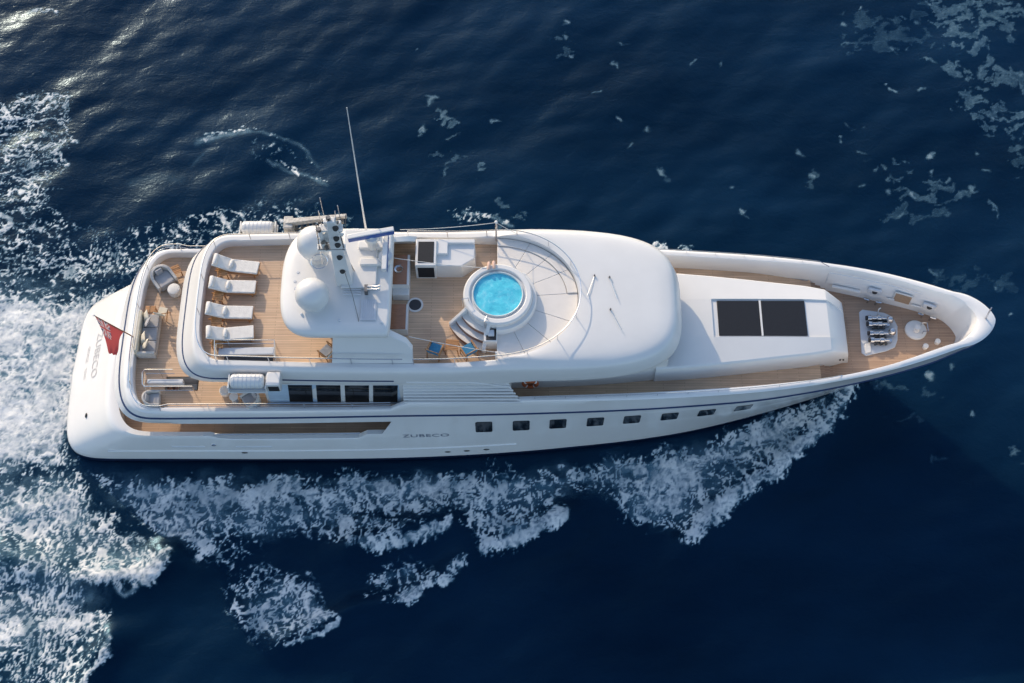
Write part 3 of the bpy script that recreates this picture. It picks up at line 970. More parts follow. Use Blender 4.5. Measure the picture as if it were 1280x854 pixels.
L = [loop_from(band_half(4.3, -18.25, 4.26), 4.3)]
L.append(loop_from(band_half(4.3, -18.27, 4.30), 4.36))
L.append(loop_from(band_half(4.6, -18.08, 4.30), 4.6))
L.append(loop_from(band_half(4.9, -17.88, 4.30), 4.9))
x, y = band_half(5.2, -17.68, 4.27)
L.append(loop_from((x, y), 5.18))
xo, yo = band_half(6.2, -17.46, 4.20)
z_o = cap_z(xo)
x, y = band_half(5.6, -17.55, 4.25)
L.append(loop_from((x, y), 5.18 + (z_o - 5.18) * 0.55))
L.append(loop_from((xo, yo), z_o - 0.07))
xi, yi = inner_half(-17.12, 3.98)
L.append(loop_from((xo + (xi - xo) * 0.16, yo + (yi - yo) * 0.16), z_o - 0.012))
L.append(loop_from((xo + (xi - xo) * 0.5, yo + (yi - yo) * 0.5), z_o + 0.01))
L.append(loop_from((xo + (xi - xo) * 0.9, yo + (yi - yo) * 0.9), z_o - 0.01))
L.append(loop_from((xi, yi), z_o - 0.06))
ox_, oy_ = side_at(4.45)
xbot = np.concatenate([xi[:NS + 1 + NX1], 4 + (20.55 - 4) * _t])
ybot = np.minimum(yi - 0.02, np.concatenate([np.full(NS + 1, 9.0), np.interp(xbot[NS + 1:], ox_, oy_) - 0.13 * (1 - TT ** 6)]))
ybot = np.maximum(ybot, 0)
ybot[-1] = 0
L.append(loop_from((xbot, ybot), np.where(xi > 13.7, 4.42, 4.9)))
MB().loft(L).build('bulwark', M['hull_white'], yacht, angle=38)

x, y = band_half(4.9, -17.88, 4.30)
ring = [(p[0], p[1] + (0.012 if p[1] > 0 else -0.012), 4.9) for p in loop_from((x, y), 4.9)]
MB().tube(ring, 0.052, 8, closed=True).build('rub_rail', M['blue_paint'], yacht)

def deck(name, outer, z, mat, parent, holes=(), thick=0.0):
    pts, edges = [], []
    for lp in [outer] + list(holes):
        o = len(pts)
        pts += [Vector((p[0], p[1])) for p in lp]
        edges += [(o + i, o + (i + 1) % len(lp)) for i in range(len(lp))]
    v, e, f, *_ = delaunay_2d_cdt(pts, edges, [], 1, 1e-5)
    def inside(p, lp):
        r = False
        for i in range(len(lp)):
            a, b_ = lp[i], lp[i - 1]
            if (a[1] > p[1]) != (b_[1] > p[1]) and p[0] < (b_[0] - a[0]) * (p[1] - a[1]) / (b_[1] - a[1]) + a[0]:
                r = not r
        return r
    fs = []
    for t in f:
        c_ = sum((v[i] for i in t), Vector((0, 0))) / len(t)
        if inside(c_, outer) and not any(inside(c_, h_) for h_ in holes):
            fs.append(tuple(t))
    return MB().add([(p.x, p.y, z) for p in v], fs).build(name, mat, parent, weld=False)

def rect(x0, x1, y0, y1):
    return [(x0, y0), (x1, y0), (x1, y1), (x0, y1)]

# main deck, seen along the side opening
mx_, my_ = hull_half(2.9, 0.20)
o_ = [(a, -b_) for a, b_ in zip(mx_, my_) if a < -5.0]
o_ += [(a, -b_) for a, b_ in o_[::-1][:-1]]
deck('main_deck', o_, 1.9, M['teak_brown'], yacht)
pth_ = [(a, -(hull_y(a, 2.7) - 0.16), 2.80) for a in np.linspace(-13.7, -7.0, 24)]
MB().tube(pth_, 0.03, 6).build('hand_rail', M['steel'], yacht)
MB().box((-9.6, 0, 3.08), (8.4, 6.2, 2.42)).build('saloon_wall', M['white'], yacht, bevel=0.05)
MB().box((-5.35, 0, 3.06), (0.3, 8.2, 2.4)).build('bulkhead', M['white'], yacht)
# underside of the upper deck
bx, by = band_half(4.3, -18.2, 4.2)
o_ = [(a, -max(b_ - 0.08, 0)) for a, b_ in zip(bx, by) if a < -4.5]
o_ += [(a, -b_) for a, b_ in o_[::-1][:-1]]
deck('deck_ceiling', o_, 4.31, M['white'], yacht)

# upper deck (teak), with the stair opening aft on the starboard side
ox = [(a, -max(b_ + 0.02, 0)) for a, b_ in zip(xbot, ybot) if a < 13.98] + [(14.0, -2.86)]
ox += [(a, -b_) for a, b_ in ox[::-1][:-1]]
STAIR = rect(-15.6, -14.2, -2.95, -2.32)
deck('upper_deck', ox, 5.0, M['teak'], yacht, holes=[STAIR])
of = [(13.9, -2.80)] + [(a, -b_ - 0.03) for a, b_ in zip(xbot, ybot) if a >= 14.0]
of = of[:-1] + [(xbot[-1] + 0.03, 0)] + [(a, -b_) for a, b_ in of[:-1][::-1]]
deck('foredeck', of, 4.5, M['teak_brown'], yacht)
# steps from the side decks down to the foredeck
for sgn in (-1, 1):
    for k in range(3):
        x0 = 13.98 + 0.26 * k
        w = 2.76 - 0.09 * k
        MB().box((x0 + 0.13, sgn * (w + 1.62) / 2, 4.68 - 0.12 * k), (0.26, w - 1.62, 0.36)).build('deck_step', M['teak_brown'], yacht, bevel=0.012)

# open stairwell
sw = MB()
sw.box((-14.9, -2.97, 4.55), (1.44, 0.04, 0.90))
sw.box((-14.9, -2.30, 4.55), (1.44, 0.04, 0.90))
sw.box((-15.62, -2.635, 4.55), (0.04, 0.71, 0.90))
sw.box((-14.18, -2.635, 4.55), (0.04, 0.71, 0.90))
well = sw.build('stairwell', M['grey_fabric'], yacht)
MB().box((-14.9, -2.635, 2.9), (1.4, 0.64, 0.05)).build('landing', M['charcoal'], well)
for k in range(6):
    MB().box((-15.48 + 0.2 * k, -2.635, 4.80 - 0.26 * k), (0.22, 0.60, 0.05)).build('tread', M['dark_teak'], well)

# portholes along the starboard topsides
def hull_patch(mbuild, x0, x1, z0, z1, off0, off1, rad, n=4):
    """Rounded rectangle on the starboard topsides, from off0 to off1 outside the plating."""
    pts = []
    for cx_, cz_, a0 in ((x1 - rad, z0 + rad, -90), (x1 - rad, z1 - rad, 0), (x0 + rad, z1 - rad, 90), (x0 + rad, z0 + rad, 180)):
        for k in range(n + 1):
            a = R(a0 + 90 * k / n)
            pts.append((cx_ + rad * math.cos(a), cz_ + rad * math.sin(a)))
    lo = [(px, -(hull_y(px, pz) + off0), pz) for px, pz in pts]
    hi = [(px, -(hull_y(px, pz) + off1), pz) for px, pz in pts]
    return mbuild.loft([lo, hi], cap1=True)
PORT = [[(-1.28, -4.08)][0][0], [(0.42, -4.06)][0][0], [(2.10, -3.96)][0][0], [(3.81, -3.84)][0][0],
        [(5.49, -3.74)][0][0], [(7.22, -3.56)][0][0], [(8.93, -3.34)][0][0], [(10.64, -3.08)][0][0]]
for i, xc in enumerate(PORT):
    h_ = 0.60 - 0.012 * i
    hull_patch(MB(), xc - 0.385, xc + 0.385, 3.52 - h_ + 0.035, 3.52 + h_ - 0.035, 0.0, 0.022, 0.10).build('porthole', M['glass'], hull)

# moulded spray rail, exhaust grilles and drains on the topsides
def side_line(x0, x1, z0, z1, r, off=0.0, n=30):
    return [(x_, -(hull_y(x_, z_) + off), z_) for x_, z_ in zip(np.linspace(x0, x1, n), np.linspace(z0, z1, n))]
MB().tube(side_line(-19.0, 0.2, 1.22, 1.30, 0.05), 0.045, 6).build('spray_rail', M['hull_white'], hull)
for px0, px1 in ((-15.9, -14.35), (-12.9, -11.2)):
    MB().tube(side_line(px0, px1, 1.75, 1.75, 0.03), 0.035, 6).build('side_grille', M['grey_white'], hull)
for xx, zz in ((-12.6, 1.05), (-3.05, 0.78), (-2.15, 0.80), (-1.22, 0.84)):
    MB().lathe([(0.0, 0.02), (0.09, 0.02), (0.15, 0.0)], (xx, -(hull_y(xx, zz) + 0.004), zz), 14, axis=Vector((0, -1, 0.05)), sy=0.6).build('drain', M['dark_steel'], hull)
for xx in (-13.9,):
    MB().lathe([(0.0, 0.03), (0.10, 0.03), (0.12, 0.0)], (xx, -(hull_y(xx, 1.9) + 0.004), 1.95), 14, axis=Vector((0, -1, 0.05)), sy=0.7).build('fairlead', M['steel'], hull)

# lettering
def text_mesh(txt, size, extrude=0.0, spacing=1.0, shear=0.0):
    cu = bpy.data.curves.new('lettering', 'FONT')
    cu.body = txt
    cu.size = size
    cu.space_character = spacing
    cu.shear = shear
    cu.align_x = 'CENTER'
    cu.align_y = 'CENTER'
    cu.extrude = 0.0
    ob = bpy.data.objects.new('lettering', cu)
    scene.collection.objects.link(ob)
    dg_ = bpy.context.evaluated_depsgraph_get()
    me = bpy.data.meshes.new_from_object(ob.evaluated_get(dg_))
    vs_ = [tuple(v.co) for v in me.vertices]
    fs = [tuple(p.vertices) for p in me.polygons]
    bpy.data.objects.remove(ob)
    bpy.data.curves.remove(cu)
    bpy.data.meshes.remove(me)
    return vs_, fs

def side_name():
    vs_, fs = text_mesh('ZUBECO', 0.5, spacing=1.05)
    w = max(v[0] for v in vs_) - min(v[0] for v in vs_)
    k = 2.15 / w
    out = []
    for a, b_, _ in vs_:
        xx = -3.97 + a * k
        zz = 2.72 + b_ * 0.85
        out.append((xx, -(hull_y(xx, zz) + 0.012), zz))
    MB().add(out, fs).build('name_lettering', M['letter'], hull, weld=False)
side_name()

def transom_pt(yy, z):
    hx_, hy_ = hull_half(z)
    xx = float(np.interp(abs(yy), hy_[:NS + 1], hx_[:NS + 1]))
    return xx
def transom_text(txt, size, zc, yc, width, name):
    vs_, fs = text_mesh(txt, size)
    w = max(v[0] for v in vs_) - min(v[0] for v in vs_)
    k = width / w
    out = []
    for a, b_, _ in vs_:
        yy = yc - a * k
        zz = zc + b_ * 0.72
        out.append((transom_pt(yy, zz) - 0.012, yy, zz + 0.010))
    MB().add(out, fs).build(name, M['letter_pale'], hull, weld=False)
transom_text('ZUBECO', 0.62, 1.92, 0.35, 2.45, 'name_lettering')
transom_text('GEORGE', 0.26, 1.40, 0.62, 0.85, 'port_lettering')
transom_text('TOWN', 0.26, 1.40, -0.42, 0.55, 'port_lettering')
MB().lathe([(0.0, 0.03), (0.10, 0.03), (0.13, 0.0)], (transom_pt(-2.75, 1.7) - 0.01, -2.75, 1.72), 14, axis=Vector((-0.7, 0, 0.7)), sy=0.6).build('transom_vent', M['black'], hull)

# ------------------------------------------------------------------ superstructure
def se_half(xa, xja, na, b_tab, xjf, xf, nf, ns=20, nm=26, nf_=26):
    """Half ring: rounded stern end, straight-ish side, rounded fore end."""
    b0 = float(tab(xja, b_tab))
    sx, sy = stern_arc(xa, b0, na, xj=xja, ns=ns)
    mx2 = np.linspace(xja, xjf, nm + 1)[1:]
    my2 = smooth_tab(mx2, b_tab)
    b1 = my2[-1]
    ph = np.linspace(PI / 2, 0, nf_ + 1)[1:]
    fx = xjf + (xf - xjf) * np.cos(ph) ** (2.0 / nf)
    fy = b1 * np.sin(ph) ** (2.0 / nf)
    fy[-1] = 0
    return np.concatenate([sx, mx2, fx]), np.concatenate([sy, my2, fy])

BO = [(-12.2, 3.50), (-8, 3.60), (-4, 3.62), (-0.7, 3.60)]
def shell(xa, db, xf, nf=3.7):
    return se_half(xa, -12.2, 3.9, [(a, b_ + db) for a, b_ in BO], -0.7, xf, nf)
zt = lambda x: 8.14 + 0.28 * sstep(-3.0, 0.6, x)
L = []
L.append(loop_from(shell(-14.70, -0.16, 7.25), 6.86))
L.append(loop_from(shell(-14.88, -0.03, 7.46), 6.92))
L.append(loop_from(shell(-14.86, 0.00, 7.50), 7.06))
L.append(loop_from(shell(-14.52, 0.00, 7.50), 7.36))
L.append(loop_from(shell(-14.25, -0.02, 7.40), 7.66))
h_ = shell(-14.06, -0.05, 7.26)
L.append(loop_from(h_, zt(h_[0]) - 0.24))
h_ = shell(-13.97, -0.12, 7.10, 3.5)
L.append(loop_from(h_, zt(h_[0]) - 0.08))
h_o = shell(-13.88, -0.24, 6.88, 3.3)
L.append(loop_from(h_o, zt(h_o[0])))
BI = [(-12.2, 2.98), (-8, 3.10), (-4, 3.14), (-0.7, 3.06)]
h_i = se_half(-13.62, -12.2, 3.4, BI, -0.7, 2.92, 2.05)
fore = lambda x: sstep(-0.7, 2.0, x)
for q in (0.12, 0.3, 0.5, 0.7, 0.88, 1.0):
    x = h_o[0] + (h_i[0] - h_o[0]) * q
    y = h_o[1] + (h_i[1] - h_o[1]) * q
    crown = 0.18 * (1 - (1 - q) ** 2) * fore(h_o[0])
    edge = -0.03 if q == 1.0 else 0.0
    L.append(loop_from((x, y), zt(h_o[0]) * (1 - 0) + crown + 0.012 * (q < 1) + edge))
L.append(loop_from((h_i[0], np.maximum(h_i[1] - 0.015, 0)), 7.6))
L = [[(p[0], p[1], p[2] + 0.34 * float(sstep(-1.2, 0.6, p[0])) * max(0.0, 1 - (p[2] - 6.86) / 1.2)) for p in lp] for lp in L]
shell_ob = MB().loft(L, cap0=True).build('sundeck_shell', M['white'], yacht, angle=50)

# blue line round the aft end of the sun deck
hx2, hy2 = shell(-14.53, 0.0, 7.5)
sel = [(hx2[i], hy2[i]) for i in range(len(hx2)) if hx2[i] < -4.85]
pl = [(a, b_ + 0.008, 7.36) for a, b_ in sel[::-1]] + [(a, -b_ - 0.008, 7.36) for a, b_ in sel[1:]]
MB().tube(pl, 0.035, 6).build('trim_line', M['blue_paint'], shell_ob)

# sun deck floor
o_ = [(a, -max(b_ + 0.02, 0)) for a, b_ in zip(h_i[0], h_i[1])]
o_ += [(a, -b_) for a, b_ in o_[::-1][1:-1]]
deck('sun_deck', o_, 7.7, M['teak'], yacht)

# moulded curve of the fascia running down to the louvres, both sides
for sgn in (-1, 1):
    xs_ = np.linspace(-4.6, -0.1, 26)
    dz = 7.22 - 0.02 * (xs_ + 4.6) - 0.36 * sstep(-1.9, -0.1, xs_)
    MB().tube([(a, sgn * (tab(a, BO) + 0.0), z_) for a, z_ in zip(xs_, dz)], 0.05, 6).build('moulding', M['white'], shell_ob)

# saloon deckhouse on the upper deck, windows under the overhang
dh = [(-10.6, 3.60), (-5, 3.62), (0.0, 3.40)]
def dhouse(z, k):
    xs_, ys_ = se_half(-11.05, -10.7, 6.0, [(a, b_ * k) for a, b_ in dh], -0.4, 0.0, 8.0, 6, 16, 6)
    return loop_from((xs_, ys_), z)
house = MB().loft([dhouse(4.95, 1.012), dhouse(6.0, 1.0), dhouse(6.95, 0.985)]).build('deckhouse', M['white'], yacht, angle=40)
def wall_y(x, z):
    return float(tab(x, dh)) * float(tab(z, [(4.95, 1.012), (6.0, 1.0), (6.95, 0.985)]))
WIN = [((-9.79, -3.71, 6.1)[0], (-8.75, -3.71, 6.1)[0]), ((-8.56, -3.71, 6.1)[0], (-7.5, -3.71, 6.1)[0]), ((-7.31, -3.71, 6.1)[0], (-6.25, -3.71, 6.1)[0]), ((-6.07, -3.71, 6.1)[0], (-4.99, -3.71, 6.1)[0])]
for (x0, x1) in WIN:
    sk = -0.13
    q = []
    for off in (0.0, 0.034):
        q.append([(x0 + sk, -(wall_y(x0, 5.28) + off), 5.28), (x1 + sk, -(wall_y(x1, 5.28) + off), 5.28),
                  (x1, -(wall_y(x1, 6.84) + off), 6.84), (x0, -(wall_y(x0, 6.84) + off), 6.84)])
    MB().loft(q, cap1=True).build('window', M['glass'], house)
# wall band around the windows, bluish shade under the overhang painted into its colour
MB().loft([[(-10.8, -(wall_y(-10.8, 5.1) + o2_), 5.1), (-4.95, -(wall_y(-4.95, 5.1) + o2_), 5.1), (-4.95, -(wall_y(-4.95, 6.86) + o2_), 6.86), (-10.8, -(wall_y(-10.8, 6.86) + o2_), 6.86)] for o2_ in (0.0, 0.014)], cap1=True).build('shade_tinted_surround', M['shade_blue'], house)

# louvred side panels forward of the windows
for sgn in (-1, 1):
    lm = MB()
    a0, a1 = Vector((-4.75, sgn * 4.08, 6.00)), Vector((-4.75, sgn * 3.56, 6.98))
    lm.add([(-4.78, sgn * 4.02, 5.9), (0.25, sgn * 3.92, 5.9), (-0.15, sgn * 3.5, 6.95), (-4.78, sgn * 3.52, 6.95)], [(0, 1, 2, 3)])
    lm.add([(-4.78, sgn * 4.02, 5.9), (-4.78, sgn * 3.52, 6.95), (-4.78, sgn * 3.52, 5.0), (-4.78, sgn * 4.02, 5.0)], [(0, 1, 2, 3)])
    lm.add([(0.25, sgn * 3.92, 5.9), (-0.15, sgn * 3.5, 6.95), (-0.15, sgn * 3.3, 5.0), (0.25, sgn * 3.9, 5.0)], [(0, 1, 2, 3)])
    pan = lm.build('louvre_panel', M['white'], yacht, weld=False)
    for k in range(7):
        q = k / 6.0
        yy = sgn * (4.03 - 0.50 * q)
        zz = 6.03 + 0.88 * q
        x1 = 0.42 - 0.62 * q
        pts = [(-4.76, yy, zz), (x1 - 0.35, yy, zz), (x1 - 0.12, yy + sgn * -0.015, zz - 0.02), (x1, yy - sgn * 0.03, zz - 0.10), (x1 + 0.02, yy - sgn * 0.05, zz - 0.18)]
        MB().tube(pts, 0.048, 6).build('louvre_slat', M['white'], pan)

# wheelhouse walls under the forward overhang
WB = [(-0.3, 2.86), (2, 2.80), (4.3, 2.66), (6.9, 2.40)]
wl = MB()
xs_ = np.linspace(-0.3, 6.9, 24)
yb = smooth_tab(xs_, WB)
for sgn in (-1, 1):
    wl.loft([[(a, sgn * b_, 4.95) for a, b_ in zip(xs_, yb)], [(a, sgn * (b_ - 0.04), 6.9) for a, b_ in zip(xs_, yb)]], closed=False)
wl.add([(-0.3, -2.86, 4.95), (-0.3, 2.86, 4.95), (-0.3, 2.82, 6.9), (-0.3, -2.82, 6.9)], [(0, 1, 2, 3)])
wheel = wl.build('wheelhouse', M['white'], yacht)
# its raked front windows under the brow
fw = MB()
ys_ = np.linspace(-2.3, 2.3, 9)
fx_ = lambda y: 6.95 - 0.10 * y * y
fw.loft([[(fx_(b_), b_, 6.2) for b_ in ys_], [(fx_(b_) - 0.15, b_, 6.95) for b_ in ys_]], closed=False)
fw.build('windscreen', M['glass'], wheel)

# foredeck house with the recessed skylight
TB = [(6.4, 2.52), (7.7, 2.44), (9.5, 2.26), (12, 1.96), (14.3, 1.62), (15.15, 1.36), (15.36, 1.34)]
def station(x, zb, ze, zc, rec):
    b_ = float(smooth_tab(x, TB))
    i = 0.95
    k = min(1.0, (b_ - 0.1) / 1.55)
    i *= k
    h = [(b_, zb), (b_ + 0.0, ze - 0.16), (b_ - 0.03, ze - 0.06), (b_ - 0.10, ze), (i + 0.02, zc), (i, zc - rec), (i * 0.5, zc - rec + 0.015), (0, zc - rec + 0.02)]
    return [(x, -y_, z_) for y_, z_ in h] + [(x, y_, z_) for y_, z_ in h[::-1][1:]]
sts = [station(6.4, 4.9, 6.22, 6.36, 0), station(7.7, 4.9, 6.24, 6.38, 0), station(9.05, 4.9, 6.25, 6.40, 0), station(9.06, 4.9, 6.25, 6.40, 0.075),
       station(10.5, 4.9, 6.25, 6.40, 0.075), station(12, 4.9, 6.25, 6.39, 0.075), station(13.4, 4.9, 6.24, 6.37, 0.075), station(14.3, 4.4, 6.22, 6.33, 0.07),
       station(14.42, 4.4, 6.15, 6.26, 0.065), station(15.1, 4.4, 5.60, 5.66, 0.04), station(15.22, 4.4, 5.46, 5.51, 0.03), station(15.30, 4.4, 5.2, 5.25, 0.02), station(15.42, 4.4, 4.56, 4.6, 0.0)]
tr = MB().loft(sts, closed=False)
trunk = tr.build('foredeck_house', M['white'], yacht, angle=26)
for (x0, x1) in ((9.30, 11.20), (11.30, 13.28)):
    MB().box(((x0 + x1) / 2, 0, 6.345), (x1 - x0, 1.78, 0.05)).build('skylight', M['skylight'], trunk, bevel=0.02)
MB().box((11.25, 0, 6.355), (0.08, 1.80, 0.05)).build('skylight_bar', M['white'], trunk)
for px_, py_ in ((1054, 453), (1058, 453)):
    pass
for xx in (14.95, 15.1):
    MB().box((xx, -1.44, 5.0), (0.07, 0.05, 0.08)).build('deck_light', M['black'], trunk)

# ------------------------------------------------------------------ hardtop, legs, mast
def hard(xa, db, xf, z):
    xs_, ys_ = se_half(xa, -8.2, 3.0, [(-8.2, 2.62 + db), (-5.5, 2.62 + db)], -5.5, xf, 7.0, 16, 8, 8)
    return loop_from((xs_, ys_), z)
HL = [hard(-9.55, -0.3, -5.3, 9.32), hard(-9.88, -0.04, -5.18, 9.42), hard(-9.95, 0, -5.15, 9.55), hard(-9.90, -0.03, -5.16, 9.70),
      hard(-9.74, -0.16, -5.20, 9.83), hard(-9.40, -0.40, -5.26, 9.895), hard(-9.2, -0.5, -5.30, 9.905)]
top = MB().loft(HL, cap0=True, cap1=True).build('hardtop', M['white'], yacht, angle=50)
for sgn in (-1, 1):
    o1 = [(-7.75, sgn * 3.16, 8.10), (-4.25, sgn * 3.16, 8.10), (-4.25, sgn * 2.86, 8.75), (-4.5, sgn * 2.68, 9.1), (-5.3, sgn * 2.42, 9.45), (-7.6, sgn * 2.42, 9.45)]
    o2 = [(a, b_ - sgn * 0.30, c_) for a, b_, c_ in o1]
    n = len(o1)
    MB().loft([o1, o2], cap0=True, cap1=True).build('arch_leg', M['white'], yacht, bevel=0.03)
# casing under the hardtop carrying the mast
MB().box((-6.9, 0, 8.5), (2.4, 3.0, 1.75)).build('mast_casing', M['white'], yacht, bevel=0.06)

# raised plinth on the hardtop, grille, hatch lines
MB().box((-6.55, 0.95, 9.98), (1.5, 2.9, 0.14)).build('hardtop_plinth', M['white'], top, bevel=0.03)
MB().box((-6.0, 1.55, 10.10), (1.25, 0.34, 0.24)).build('scanner_step', M['white'], top, bevel=0.02)
MB().box((-5.95, 0.72, 10.10), (1.15, 0.30, 0.20)).build('scanner_step', M['white'], top, bevel=0.02)
gr = MB()
for k in range(7):
    gr.box((-6.33 + 0.085 * k, -1.52, 9.975), (0.035, 0.92, 0.03))
gfr = MB().box((-6.08, -1.52, 9.955), (0.66, 1.0, 0.02)).build('grille', M['grey_white'], top)
gr.build('grille_bars', M['grey_white'], gfr)
gs = MB()
for k in range(5):
    gs.box((-6.82, -0.35 - 0.11 * k, 10.0), (0.78, 0.035, 0.04))
gs.build('mast_rungs', M['grey_white'], top)
for xx, yy in ((-9.25, -0.45), (-9.2, 0.35), (-9.3, -0.1)):
    MB().lathe([(0, 0.03), (0.06, 0.03), (0.07, 0)], (xx, yy, 9.9), 10).build('deck_fitting', M['grey_white'], top)
MB().lathe([(0, 0.06), (0.05, 0.06), (0.05, 0)], (-8.0, -1.3, 9.93), 10).build('deck_fitting', M['black'], top)

# mast: tapered tower, spreader, navigation lights
mast = MB()
def mast_ring(x, y, z, a, b_):
    return [(x - a, y - b_, z), (x + a, y - b_, z), (x + a, y + b_, z), (x - a, y + b_, z)]
mast.loft([mast_ring(-7.15, 0.0, 9.9, 0.36, 0.34), mast_ring(-7.17, 0.0, 11.5, 0.30, 0.26), mast_ring(-7.2, 0.0, 13.2, 0.24, 0.18), mast_ring(-7.22, 0.0, 14.7, 0.17, 0.13)], cap1=True)
mo = mast.build('mast', M['white'], yacht, bevel=0.03)
sp = MB()
sp.box((-7.42, -0.05, 12.62), (1.15, 0.30, 0.12))
sp.box((-7.30, 0.1, 13.9), (0.95, 0.34, 0.10))
sp.box((-7.72, -0.02, 13.25), (0.16, 0.18, 1.3))
sp.box((-7.35, 0.05, 13.35), (0.7, 0.09, 0.9), ry=0.6)
sp.build('spreader', M['white'], mo, bevel=0.02)
for xx, yy, zz in ((-7.12, -0.27, 11.1), (-7.12, -0.25, 12.2), (-7.1, -0.2, 13.1), (-7.1, -0.2, 13.6), (-7.05, -0.18, 14.35)):
    MB().lathe([(0, 0.10), (0.10, 0.10), (0.115, 0.02), (0.13, 0)], (xx, yy, zz), 14, axis=Vector((0, -1, 0.6))).build('navigation_light', M['black'], mo)
for xx, yy, zz in ((-7.75, -0.1, 14.0), (-7.6, -0.15, 12.7), (-7.3, 0.0, 14.72)):
    MB().lathe([(0, 0.18), (0.09, 0.18), (0.10, 0.02), (0.06, 0)], (xx, yy, zz), 12).build('searchlight', M['dark_steel'], mo)
for p0, p1 in (((-7.9, 0.0, 14.0), (-7.95, 0.0, 11.2)), ((-6.85, 0.1, 14.6), (-6.85, 0.1, 15.6)), ((-7.5, 0.2, 14.7), (-7.5, 0.2, 16.0)), ((-7.65, 0.1, 14.0), (-7.65, 0.1, 15.2)), ((-7.0, 0.0, 14.7), (-6.95, -0.1, 15.5))):
    MB().tube([p0, p1], 0.018, 5).build('aerial', M['steel'], mo)
MB().tube([(-8.1 + 0.35 * math.cos(a), 0.1 + 0.35 * math.sin(a), 11.25) for a in np.linspace(0, 2 * PI, 18)[:-1]], 0.018, 5, closed=True).build('aerial_loop', M['steel'], mo)
MB().tube([(-7.05, -0.25, 11.0), (-6.75, -1.0, 10.3), (-6.5, -1.9, 9.95), (-6.42, -2.45, 9.75)], 0.016, 5).build('stay', M['dark_steel'], mo)
# small gear on the mast and the hardtop
for xx, yy, zz, a_, b_, c_ in ((-7.45, 0.3, 14.05, 0.30, 0.22, 0.24), (-7.0, 0.28, 13.98, 0.22, 0.18, 0.2), (-7.75, 0.12, 12.78, 0.22, 0.2, 0.26), (-7.05, -0.05, 12.75, 0.2, 0.24, 0.18)):
    MB().box((xx, yy, zz), (a_, b_, c_)).build('mast_lamp_box', M['white'], mo, bevel=0.03)
for xx, yy, zz in ((-7.62, -0.18, 13.3), (-7.55, 0.2, 12.72), (-7.02, 0.2, 14.2)):
    MB().lathe([(0, 0.16), (0.07, 0.15), (0.08, 0.0), (0.05, -0.05)], (xx, yy, zz), 12, axis=Vector((-0.5, -0.6, 0.4))).build('mast_camera', M['dark_steel'], mo)
for p0, p1 in (((-7.9, -0.15, 12.7), (-7.9, 0.2, 14.0)), ((-7.85, 0.2, 12.7), (-7.3, 0.25, 13.9)), ((-6.9, -0.1, 12.7), (-7.0, 0.1, 13.9)), ((-7.95, -0.2, 12.72), (-6.85, -0.2, 12.72)), ((-6.75, 0.35, 9.9), (-7.05, 0.2, 12.2)), ((-6.72, 0.1, 13.95), (-6.6, 0.1, 14.9))):
    MB().tube([p0, p1], 0.022, 5).build('mast_stay', M['dark_steel'], mo)
for xx, yy in ((-5.75, -0.35), (-5.5, -2.1), (-8.9, -1.7), (-7.3, -2.0), (-5.6, 2.2), (-8.9, 2.0)):
    MB().lathe([(0, 0.09), (0.05, 0.08), (0.06, 0.0), (0.09, -0.02)], (xx, yy, 9.9), 12).build('deck_fitting', M['grey_white'], top)
# horns
for k in range(2):
    MB().lathe([(0.03, 0), (0.035, 0.45), (0.09, 0.55)], (-6.15, -0.55 - 0.14 * k, 10.25), 12, axis=Vector((1, 0, 0.05))).build('horn', M['steel'], top)
MB().box((-6.2, -0.62, 10.1), (0.14, 0.34, 0.32)).build('horn_bracket', M['dark_steel'], top)

# open-array radar scanners: white bars with a blue face
def scanner(cx, cy, cz, length, rz, h=1.0):
    ped = MB()
    ped.lathe([(0.24, -h), (0.22, -0.35), (0.30, -0.30), (0.30, -0.08), (0.18, -0.06), (0.12, 0)], (cx, cy, cz), 18)
    po = ped.build('radar_pedestal', M['white'], yacht)
    d = Vector((math.cos(rz), math.sin(rz), 0))
    nrm = Vector((-d.y, d.x, 0))
    MB().box((cx, cy, cz + 0.12), (length, 0.22, 0.22), rz=rz).build('scanner_bar', M['white'], po, bevel=0.03)
    c_ = Vector((cx, cy, cz + 0.07)) - nrm * 0.122
    if abs(nrm.y) < 0.5:
        c_ = Vector((cx, cy, cz + 0.07)) + Vector((0.122, 0, 0))
    MB().box(tuple(c_), (length * 0.99, 0.02, 0.24), rz=rz).build('scanner_face', M['scan_blue'], po)
scanner(-6.02, 1.55, 10.98, 2.0, R(12), 0.95)
scanner(-5.42, 0.85, 10.55, 1.72, R(90), 0.55)

# satellite domes
def dome(cx, cy, cz, r, zb):
    pr = [(0.0, r)]
    for k in range(1, 15):
        a = PI / 2 - k / 14.0 * R(118)
        pr.append((r * math.cos(a), r * math.sin(a)))
    pr += [(r * 0.80, -r * 0.62), (r * 0.62, -r * 0.95), (r * 0.62, zb - cz)]
    d = MB().lathe(pr, (cx, cy, cz), 40).build('satellite_dome', M['white'], yacht, angle=40)
    MB().lathe([(r * 0.888, -r * 0.47), (r * 0.90, -r * 0.50), (r * 0.888, -r * 0.53)], (cx, cy, cz), 40).build('dome_seam', M['grey_white'], d)
dome(-8.43, 1.15, 11.0, 0.74, 9.85)
dome(-8.42, -1.12, 10.55, 0.72, 9.85)

